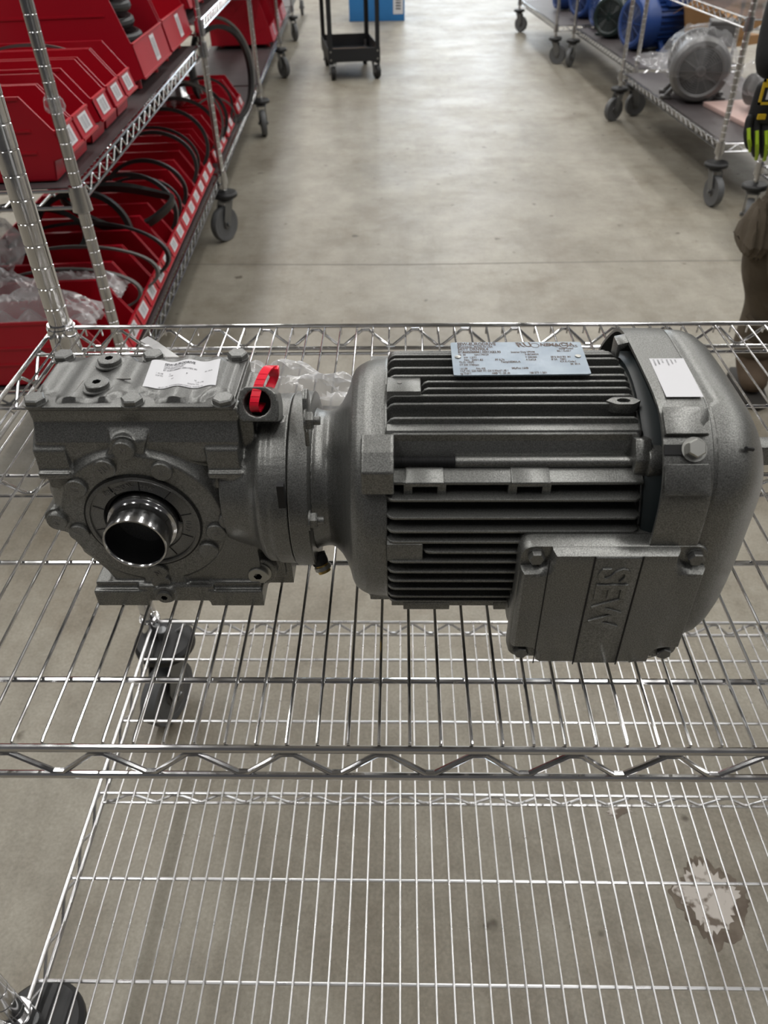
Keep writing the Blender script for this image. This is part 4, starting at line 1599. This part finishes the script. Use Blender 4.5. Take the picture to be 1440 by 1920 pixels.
tie = thing('cable_tie', 'red cable tie looped through the lifting eye of the gearbox', 'cable tie', (-.0905, .16, .8985))
TO = (-.0905, .16, .8985)
obj('strap', g, 'red_tie', tie, org=TO, smooth=40)
g = G().box(-.0885, -.0815, .167, .1725, .899, .905)
obj('tie_head', g, 'red_tie', tie, org=TO, bevel=.0008)
g = G()
for k in range(6):
    p = sub[8 + k * 2]
    tn = (sub[9 + k * 2] - sub[7 + k * 2]).normalized()
    wv = Vector((1, .12, -.1)).normalized()
    nv = tn.cross(wv) * -1
    if nv.y > 0:
        nv = -nv
    g.tube([p + nv * .0006 - wv * .0026, p + nv * .0006 + wv * .0026], .00035, 5)
obj('strap_ribs', g, 'red_tie', tie, org=TO)

# ------------------------------------------------------------------ right row of racks
RO, RR = Vector((1.368, 3.279, 0)), .056
MR_ = Matrix.Translation(RO) @ Euler((0, -.012, RR)).to_matrix().to_4x4()


def on_right(p):
    return MR_ @ Vector(p)


def rack_right(label, y0, y1, dx, upper, turns):
    t = thing('wire_rack', label, 'shelving', on_right((dx, y0, 0)), RR, 'wire racks along the right side', -.012)
    L = y1 - y0
    D_ = .62
    deck(t, .245, .012, D_ - .012, .012, L - .012, True)
    rack_collars(t, (0, D_), (0, L), .245)
    if upper:
        deck(t, .695, .012, D_ - .012, .012, L - .012, False)
        rack_collars(t, (0, D_), (0, L), .695)
    rack_posts(t, (0, L), 0, D_, 1.75, .0635, turns)
    return t


rack_right('chrome wire rack at right holding the wrapped grey motor', 0, 1.525, 0, True, [radians(8), 2.2, radians(-60), 1, 0, 0])
rack_right('chrome wire rack at right holding the blue motors and carton', 1.62, 3.2, .11, False, [radians(100), .4, radians(-35), 1, 0])
rack_right('farthest chrome wire rack on the right side', 3.32, 4.9, .0, False, [radians(60), .4, radians(45), 1, 0])
rack_right('chrome wire rack close behind the standing person', -1.86, -.31, .04, False, [radians(60), .4, radians(-25), 1, 0])


def motor(label, c, yaw, R, L, m, grille=True, feet=True, box_side=1, group='electric motors on the right racks', zt=0.0):
    """foot mounted motor, fan cover end at local -y"""
    t = thing('electric_motor', label, 'motor', c, yaw, group)
    zc = R * 1.06
    g = G().lathe([(.03, 0), (R * .9, 0), (R * .9, L * .62), (.03, L * .62)], (0, L * .24, zc), (0, 1, 0), 40)
    b = obj('motor_body', g, m, t)
    g = G()
    for k in range(30):
        a = 2 * pi * (k + .5) / 30
        ca, sa = cos(a), sin(a)
        p = lambda r, y, w_: (r * ca - w_ * sa, y, zc + r * sa + w_ * ca)
        if zc + R * sa < .004:
            continue
        g.hexa([p(R * .88, L * .26, -.0015), p(R, L * .26, -.0015), p(R, L * .8, -.0015), p(R * .88, L * .8, -.0015)], [p(R * .88, L * .26, .0015), p(R, L * .26, .0015), p(R, L * .8, .0015), p(R * .88, L * .8, .0015)])
    fo = obj('cooling_fins', g, m, t)
    fo['kind'] = 'stuff'
    g = G().lathe([(R * .72, 0), (R * .8, -.006), (R * .93, 0), (R * 1.01, .02), (R * 1.03, .04), (R * 1.03, L * .24), (R * .9, L * .245)], (0, 0, zc), (0, 1, 0), 44, caps=False)
    fc = obj('fan_cover', g, m, t)
    g = G().lathe([(R * .74, .004), (R * .2, .001), (.001, .001)], (0, 0, zc), (0, 1, 0), 40, caps=False)
    obj('grille_disc', g, 'grille', fc)
    g = G()
    for k in range(9):
        rr_ = R * (.18 + .068 * k)
        g.lathe([(rr_ - .0022, 0), (rr_, -.002), (rr_ + .0022, 0)], (0, 0.001 + 0, zc), (0, 1, 0), 36, caps=False)
    g.lathe([(R * .17, .001), (R * .15, -.004), (R * .1, -.004), (R * .09, 0)], (0, 0, zc), (0, 1, 0), 24, caps=False)
    for k in range(6):
        a = pi * k / 6
        g.tube([(R * .74 * cos(a), -.001, zc + R * .74 * sin(a)), (-R * .74 * cos(a), -.001, zc - R * .74 * sin(a))], .0018, 5)
    obj('grille_rings', g, m, fc)
    g = G().lathe([(R * .9, 0), (R * 1.02, .004), (R * 1.02, .03), (R * .6, .05), (R * .22, .055), (R * .2, .06)], (0, L * .86, zc), (0, 1, 0), 36)
    obj('end_shield', g, m, t)
    g = G().cyl((0, L * .9, zc), (0, L * .9 + .11, zc), R * .14, n=16)
    obj('shaft', g, 'steel', t)
    if feet:
        for s_ in (-1, 1):
            for y0 in (L * .3, L * .68):
                g = G()
                g.box(s_ * R * .95 - .028, s_ * R * .95 + .028, y0, y0 + .05, 0, .014)
                g.hexa([(s_ * R * .95 - .012, y0 + .01, .012), (s_ * R * .95 + .012, y0 + .01, .012), (s_ * R * .95 + .012, y0 + .04, .012), (s_ * R * .95 - .012, y0 + .04, .012)],
                       [(s_ * R * .6 - .012, y0 + .01, zc - R * .55), (s_ * R * .6 + .012, y0 + .01, zc - R * .55), (s_ * R * .6 + .012, y0 + .04, zc - R * .55), (s_ * R * .6 - .012, y0 + .04, zc - R * .55)])
                obj('foot', g, m, t, bevel=.002)
    bx = box_side * R * .55
    g = G().box(bx - R * .42, bx + R * .42, L * .36, L * .36 + R * .95, zc + R * .62, zc + R * 1.3)
    jb = obj('terminal_box', g, m, t, bevel=.006)
    g = G().box(bx - R * .44, bx + R * .44, L * .355, L * .36 + R * .97, zc + R * 1.26, zc + R * 1.4)
    obj('box_lid', g, m, jb, bevel=.005)
    return t


DZ_ = .2495
gmr = motor('grey motor with round grille wrapped in clear film on right rack', on_right((.125, .70, DZ_)), RR + radians(-16), .137, .36, 'grey_motor')
motor('blue motor whose round end faces the aisle beside the carton', on_right((.215, 2.2, DZ_)), radians(-68), .145, .48, 'blue')
motor('dark green motor left of the blue motors', on_right((.20, 2.66, DZ_)), radians(-40), .125, .36, 'green')
motor('blue motor behind the dark green motor', on_right((.22, 3.14, DZ_)), radians(-84), .14, .40, 'blue')
motor('farthest blue motor on the right racks', on_right((.22, 3.62, DZ_)), radians(-60), .13, .40, 'blue')
motor('small blue motor beside the farthest blue motor', on_right((.16, 4.15, DZ_)), radians(-80), .11, .34, 'blue')

# pale board in front of the grey motor, wrapped gear unit on it, film, carton
o = obj('wooden_board', G().box(-.20, .20, -.30, .30, 0, .02), 'plank', bevel=.002)
o.location = on_right((.385, .385, DZ_))
o.rotation_euler = (0, -.012, RR + radians(5))
tag(o, 'pale pink board on the right rack in front of the motor', 'board')
t = thing('gear_unit', 'grey film wrapped gear unit on the pale board', 'gear unit', on_right((.42, .46, DZ_ + .024)), RR + .2)
g = G().box(-.08, .1, -.07, .1, .0, .16)
g.cyl((-.08, 0, .09), (-.15, 0, .09), .055, n=24)
obj('unit_housing', g, 'grey_motor', t, bevel=.008)
g = G().box(-.085, .105, -.075, .105, .16, .172)
obj('unit_cover', g, 'grey_motor', t, bevel=.003)
g = G().cyl((-.15, 0, .09), (-.155, 0, .09), .065, n=24)
obj('unit_flange', g, 'grey_motor', t, bevel=.002)
crumple('stretch_film', None, None, (-.02, .01, .10), .36, .32, .24, 12.1, 'film_thin', 0, 40, 30, .14, t)
crumple('stretch_film', None, None, (0, .17, .155), .36, .46, .34, 14.6, 'film_thin', 0, 40, 30, .10, gmr)
crumple('stretch_film', 'loose clear film lying on the liner beyond the grey motor', 'film', on_right((.28, 1.42, DZ_ + .06)), .42, .34, .10, 17.2, 'film_thin', RR, 40, 26, .3)

t = thing('cardboard_carton', 'open brown cardboard carton tilted on its side behind the wrapped motor', 'carton', on_right((.74, 2.0, DZ_ + .05)), RR + radians(28))
Mt = Matrix.Translation((0, 0, .05)) @ Euler((0, radians(-20), 0)).to_matrix().to_4x4()
W_, D2, H2, th_ = .17, .14, .11, .004
for nm, a in (('carton_bottom', (-W_, W_, -D2, D2, 0, th_)), ('carton_side', (-W_, W_, -D2, -D2 + th_, 0, H2 * 2)), ('carton_side', (-W_, W_, D2 - th_, D2, 0, H2 * 2)), ('carton_side', (-W_, -W_ + th_, -D2, D2, 0, H2 * 2)), ('carton_side', (W_ - th_, W_, -D2, D2, 0, H2 * 2))):
    obj(nm, G().box(*a).xf(Mt), 'carton', t)
for s_ in (-1, 1):
    g = G().hexa([(-W_, s_ * D2, H2 * 2), (W_, s_ * D2, H2 * 2), (W_, s_ * (D2 + .09), H2 * 2 - .05), (-W_, s_ * (D2 + .09), H2 * 2 - .05)], [(-W_, s_ * D2, H2 * 2 + th_), (W_, s_ * D2, H2 * 2 + th_), (W_, s_ * (D2 + .09), H2 * 2 - .05 + th_), (-W_, s_ * (D2 + .09), H2 * 2 - .05 + th_)]).xf(Mt)
    obj('carton_flap', g, 'carton', t)
g = G().box(-.12, .2, -.12, .12, -.0, .05)
obj('carton_base', g, 'carton', t)

# ------------------------------------------------------------------ black utility cart, blue carton
ut = thing('utility_cart', 'black steel utility cart with open tray standing in the aisle', 'cart', (-.385, 6.40, 0), radians(9))
hw, hd = .185, .33
for sx in (-1, 1):
    for sy in (-1, 1):
        g = G()
        x, y = sx * hw, sy * hd
        g.box(min(x, x - sx * .032), max(x, x - sx * .032), min(y, y - sy * .004), max(y, y - sy * .004), .10, .95)
        g.box(min(x, x - sx * .004), max(x, x - sx * .004), min(y, y - sy * .032), max(y, y - sy * .032), .10, .95)
        p = obj('corner_post', g, 'blackmetal', ut)
        g = G()
        for z in (.13, .18):
            g.lathe([(.007, 0), (.006, .003), (.001, .004)], (x - sx * .016, y, z), (0, sy, 0), 10)
        obj('bolt_heads', g, 'bolt', p)
        caster(ut, (x - sx * .03, y - sy * .04, 0), random.uniform(-.4, .4), .045, False, 'rubber')
for z, h in ((.115, .085), (.78, .07)):
    g = G()
    g.box(-hw, hw, -hd, hd, z, z + .004)
    for s_ in (-1, 1):
        g.box(-hw, hw, s_ * hd - .002, s_ * hd + .002, z, z + h)
        g.box(s_ * hw - .002, s_ * hw + .002, -hd, hd, z, z + h)
    obj('tray', g, 'blackmetal', ut)
g = G().tube([(-hw + .02, hd, .93), (-hw + .02, hd + .09, .98), (hw - .02, hd + .09, .98), (hw - .02, hd, .93)], .012, 10)
obj('push_handle', g, 'blackmetal', ut)
o = obj('cardboard_sheet', G().box(-.15, .15, -.2, .16, 0, .012), 'carton')
o.location = (-.385, 6.36, .121)
o.rotation_euler = (0, 0, radians(9))
tag(o, 'flat brown cardboard sheet lying in the black cart tray', 'cardboard')

t = thing('blue_carton', 'bright blue printed carton on the floor behind the black cart', 'carton', (-.245, 9.15, 0), radians(1))
obj('carton_body', G().box(-.28, .28, -.2, .2, 0, .48), 'blue_box', t, bevel=.004)
obj('carton_lid', G().box(-.285, .285, -.205, .205, .40, .485), 'blue_box', t, bevel=.004)
lb_ = obj('shipping_label', G().box(.165, .265, -.2025, -.199, .06, .26), 'paper', t)
g = G()
for k in range(6):
    g.box(.19, .24, -.2035, -.2024, .10 + .025 * k, .112 + .025 * k)
obj('label_print', g, 'ink', lb_)


# ------------------------------------------------------------------ person at the right edge
def skin_obj(name, vs, es, rs, m, par=None, sub=2, root=0, smooth_it=0, org=None, label=None):
    me = bpy.data.meshes.new(name)
    if org is not None:
        vs = [tuple(Vector(v) - Vector(org)) for v in vs]
    me.from_pydata(vs, es, [])
    o = link(name, me, None, par)
    sk = o.modifiers.new('skin', 'SKIN')
    sk.use_smooth_shade = True
    sk.branch_smoothing = .3
    ly = me.skin_vertices[0].data
    for i, r in enumerate(rs):
        ly[i].radius = r if isinstance(r, tuple) else (r, r)
        ly[i].use_root = (i == root)
    sb = o.modifiers.new('sub', 'SUBSURF')
    sb.levels = sub
    sb.render_levels = sub
    baked(name, o)
    o.data.materials.clear()
    o.data.materials.append(MT[m])
    if label:
        o['label'] = label
    return o


PO = Vector((1.055, 1.69, 0))
per = thing('person', 'person in black jacket, brown trousers and work gloves standing at the right edge', 'person', PO)
# body: pelvis, spine, neck, head; arms; legs
bv_ = [(1.055, 1.69, .755), (1.055, 1.695, .90), (1.055, 1.70, 1.05), (1.055, 1.70, 1.165), (1.055, 1.685, 1.235), (1.055, 1.67, 1.295), (1.055, 1.66, 1.37),
       (.915, 1.70, 1.15), (.836, 1.705, .93), (.812, 1.625, .815), (1.195, 1.70, 1.15), (1.255, 1.715, .925), (1.25, 1.63, .74),
       (.985, 1.69, .72), (.965, 1.66, .395), (.997, 1.70, .085), (.985, 1.63, .045), (1.125, 1.69, .72), (1.14, 1.665, .395), (1.135, 1.715, .085), (1.145, 1.645, .045)]
be = [(0, 1), (1, 2), (2, 3), (3, 4), (4, 5), (5, 6), (3, 7), (7, 8), (8, 9), (3, 10), (10, 11), (11, 12), (0, 13), (13, 14), (14, 15), (15, 16), (0, 17), (17, 18), (18, 19), (19, 20)]
br = [(.12, .09), (.11, .082), (.13, .09), (.105, .075), .045, (.062, .07), (.06, .074), .048, .036, .025, .048, .036, .025, .07, .046, .034, .025, .07, .046, .034, .025]
skin_obj('body', bv_, be, br, 'skin', per, 2, 0, org=PO)
# jacket over torso and arms, with cuffs
jv = [bv_[0], bv_[1], bv_[2], bv_[3], (1.055, 1.685, 1.215), bv_[7], (.87, 1.70, 1.03), (.836, 1.70, .94), (.822, 1.665, .865), (.812, 1.628, .792), bv_[10], bv_[11], (1.25, 1.66, .81), bv_[12], (1.055, 1.69, .655)]
je = [(0, 1), (1, 2), (2, 3), (3, 4), (3, 5), (5, 6), (6, 7), (7, 8), (8, 9), (3, 10), (10, 11), (11, 12), (12, 13), (0, 14)]
jr = [(.15, .115), (.142, .108), (.155, .112), (.122, .086), .062, .07, .062, .056, .052, .047, .07, .058, .053, .048, (.152, .115)]
skin_obj('jacket', jv, je, jr, 'jacket', per, 2, 0, org=PO, label='black jacket sleeve')
tv = [(1.055, 1.69, .75), (.985, 1.69, .69), (.972, 1.665, .56), (.955, 1.65, .455), (.952, 1.655, .395), (.968, 1.67, .335), (.992, 1.69, .27), (1.0, 1.70, .19), (.994, 1.70, .135), (1.0, 1.70, .095), (1.125, 1.69, .69), (1.135, 1.668, .53), (1.14, 1.66, .40), (1.138, 1.69, .27), (1.136, 1.71, .10)]
te = [(0, 1), (1, 2), (2, 3), (3, 4), (4, 5), (5, 6), (6, 7), (7, 8), (8, 9), (0, 10), (10, 11), (11, 12), (12, 13), (13, 14)]
tr = [(.15, .11), .096, .083, .086, .09, .083, .066, .071, .064, .073, .096, .086, .08, .07, .07]
skin_obj('trousers', tv, te, tr, 'trousers', per, 2, 0, org=PO, label='baggy brown canvas trousers')
cp = crumple('cargo_pocket', None, None, tuple(Vector((.872, 1.635, .445)) - PO), .06, .12, .19, 21, 'trousers', 0, 14, 12, .1, per)
# creases pressed into the cloth: thin folded ridges
for k, (pts, r) in enumerate((([(.912, 1.585, .62), (.905, 1.57, .54), (.90, 1.566, .46)], .006), ([(.885, 1.60, .50), (.905, 1.575, .40), (.935, 1.585, .33)], .007), ([(.93, 1.635, .30), (.96, 1.622, .27), (1.0, 1.625, .25)], .007), ([(.925, 1.66, .235), (.955, 1.635, .21), (.995, 1.632, .20)], .006), ([(.93, 1.66, .165), (.96, 1.638, .15), (1.0, 1.636, .155)], .007))):
    obj('cloth_fold', G().tube(pts, r, 8), 'trousers', per, org=PO)
for ax, ay in ((.994, 1.70), (1.140, 1.712)):
    bo = skin_obj('boot', [(ax, ay + .016, .165), (ax, ay + .012, .085), (ax, ay + .025, .047), (ax - .004, ay - .04, .05), (ax - .010, ay - .105, .037)], [(0, 1), (1, 2), (1, 3), (3, 4)], [.05, .048, .042, .043, (.043, .036)], 'boot', per, 2, 1, org=PO)
    g = G()
    ol = [(ax - .042, ay - .13), (ax - .010, ay - .152), (ax + .024, ay - .13), (ax + .037, ay - .05), (ax + .034, ay + .042), (ax + .02, ay + .07), (ax - .02, ay + .07), (ax - .035, ay + .042), (ax - .045, ay - .05)]
    g.prism(ol, 'z', 0, .018)
    obj('sole', g, 'sole', bo, org=PO, bevel=.003)
    for k in range(4):
        zz = .062 + .018 * k
        yy = ay - .062 + .015 * k
        obj('lace', G().tube([(ax - .025, yy, zz), (ax, yy - .01, zz + .01), (ax + .025, yy, zz)], .0025, 6), 'sole', bo, org=PO)


def hand(side, w, par, K_=.84):
    """glove: palm and five bent fingers, wrist at w, hanging down"""
    s_ = side
    W = Vector(w)

    def q(x, y, z):
        return tuple(W + Vector((x * s_, y, z)) * K_)
    gl = skin_obj('glove', [q(0, 0, .02), q(.002, -.004, -.035), q(.004, -.008, -.085)], [(0, 1), (1, 2)], [(.034 * K_, .032 * K_), (.038 * K_, .022 * K_), (.042 * K_, .021 * K_)], 'glove', par, 2, 1, org=PO, label='black work glove with yellow and lime trim')
    spec = [(-.034, -.086, .062, .0105), (-.012, -.094, .072, .0115), (.012, -.094, .07, .011), (.035, -.088, .056, .0098)]
    for fx, fz, fl, fr_ in spec:
        fr_ *= K_ * 1.08
        pts = [q(fx * .8 + .004, -.006, fz + .03), q(fx + .004, -.016, fz), q(fx * 1.05 - .002, -.026, fz - fl * .42), q(fx * 1.0 - .012, -.016, fz - fl * .78), q(fx * .95 - .024, .002, fz - fl)]
        fo_ = skin_obj('finger', pts, [(0, 1), (1, 2), (2, 3), (3, 4)], [fr_ * 1.05, fr_ * 1.05, fr_, fr_ * .95, fr_ * .8], 'glove', gl, 2, 1, org=PO)
        strip = [Vector(p) + Vector((0, -fr_ * 1.02, 0)) for p in pts[1:4]]
        g = G().tube(strip + [Vector(pts[4]) + Vector((0, -fr_ * .55, -fr_ * .6))], .0040, 6)
        obj('finger_strip', g, 'lime', fo_, org=PO)
    th2 = [q(-.03, .0, -.03), q(-.048, -.012, -.055), q(-.054, -.018, -.088), q(-.048, -.016, -.115)]
    skin_obj('thumb', th2, [(0, 1), (1, 2), (2, 3)], [.016 * K_, .0145 * K_, .0125 * K_, .0105 * K_], 'glove', gl, 2, 1, org=PO)
    # cuff patch outlined in yellow, pale square in it, knuckle bar
    k = K_

    def bx(a, y0, y1):
        return G().box(W.x + a[0] * k, W.x + a[1] * k, W.y + y0 * k, W.y + y1 * k, W.z + a[2] * k, W.z + a[3] * k)
    obj('cuff_patch', bx((-.034, .034, -.028, .026), -.0385, -.034), 'glove', gl, org=PO, bevel=.001)
    g = G()
    for a in ((-.036, -.03, -.03, .028), (.03, .036, -.03, .028), (-.036, .036, -.03, -.024), (-.036, .036, .022, .028), (-.03, .03, .010, .0225)):
        t_ = bx(a, -.0405, -.036)
        g.add(t_.v, t_.f)
    obj('yellow_trim', g, 'yellow', gl, org=PO)
    obj('pale_patch', bx((-.02, .005, -.018, .006), -.0405, -.038), 'paper', gl, org=PO)
    obj('yellow_mark', bx((-.025, -.005, -.066, -.054), -.0345, -.028), 'yellow', gl, org=PO)
    return gl


hand(-1, (.803, 1.612, .785), per)
hand(1, (1.25, 1.62, .715), per)
# face and hair
hx, hy, hz = 1.055, 1.66, 1.335
g = G()
for s_ in (-1, 1):
    g.sphere((hx + s_ * .026, hy - .066, hz), .010, 6)
obj('eyes', g, 'eye', per, org=PO)
g = G()
g.hexa([(hx - .007, hy - .068, hz), (hx + .007, hy - .068, hz), (hx + .005, hy - .056, hz + .008), (hx - .005, hy - .056, hz + .008)], [(hx - .012, hy - .077, hz - .036), (hx + .012, hy - .077, hz - .036), (hx + .011, hy - .056, hz - .036), (hx - .011, hy - .056, hz - .036)])
obj('nose', g, 'skin', per, org=PO, bevel=.002)
g = G().tube([(hx - .021, hy - .066, hz - .058), (hx, hy - .071, hz - .059), (hx + .021, hy - .066, hz - .058)], .004, 8)
obj('mouth', g, 'plank', per, org=PO)
for s_ in (-1, 1):
    g = G().sphere((hx + s_ * .062, hy + .004, hz - .004), .024, 8, (.35, .6, 1))
    obj('ear', g, 'skin', per, org=PO)
g = G().sphere((hx, hy + .014, hz + .036), .076, 12, (.92, 1.02, .85))
obj('hair', g, 'hair', per, org=PO)

# ------------------------------------------------------------------ real size: the shelf wires lie one inch apart
KS = .0254 / PW
for o in [o for o in SC.objects if o.parent is None]:
    if o.type == 'CAMERA':
        o.location = o.location * KS
        continue
    o.location = o.location * KS
    o.scale = o.scale * KS
for l_ in bpy.data.lights:
    l_.energy *= KS * KS
cam_data.dof.focus_distance *= KS
cam_data.dof.aperture_fstop /= KS
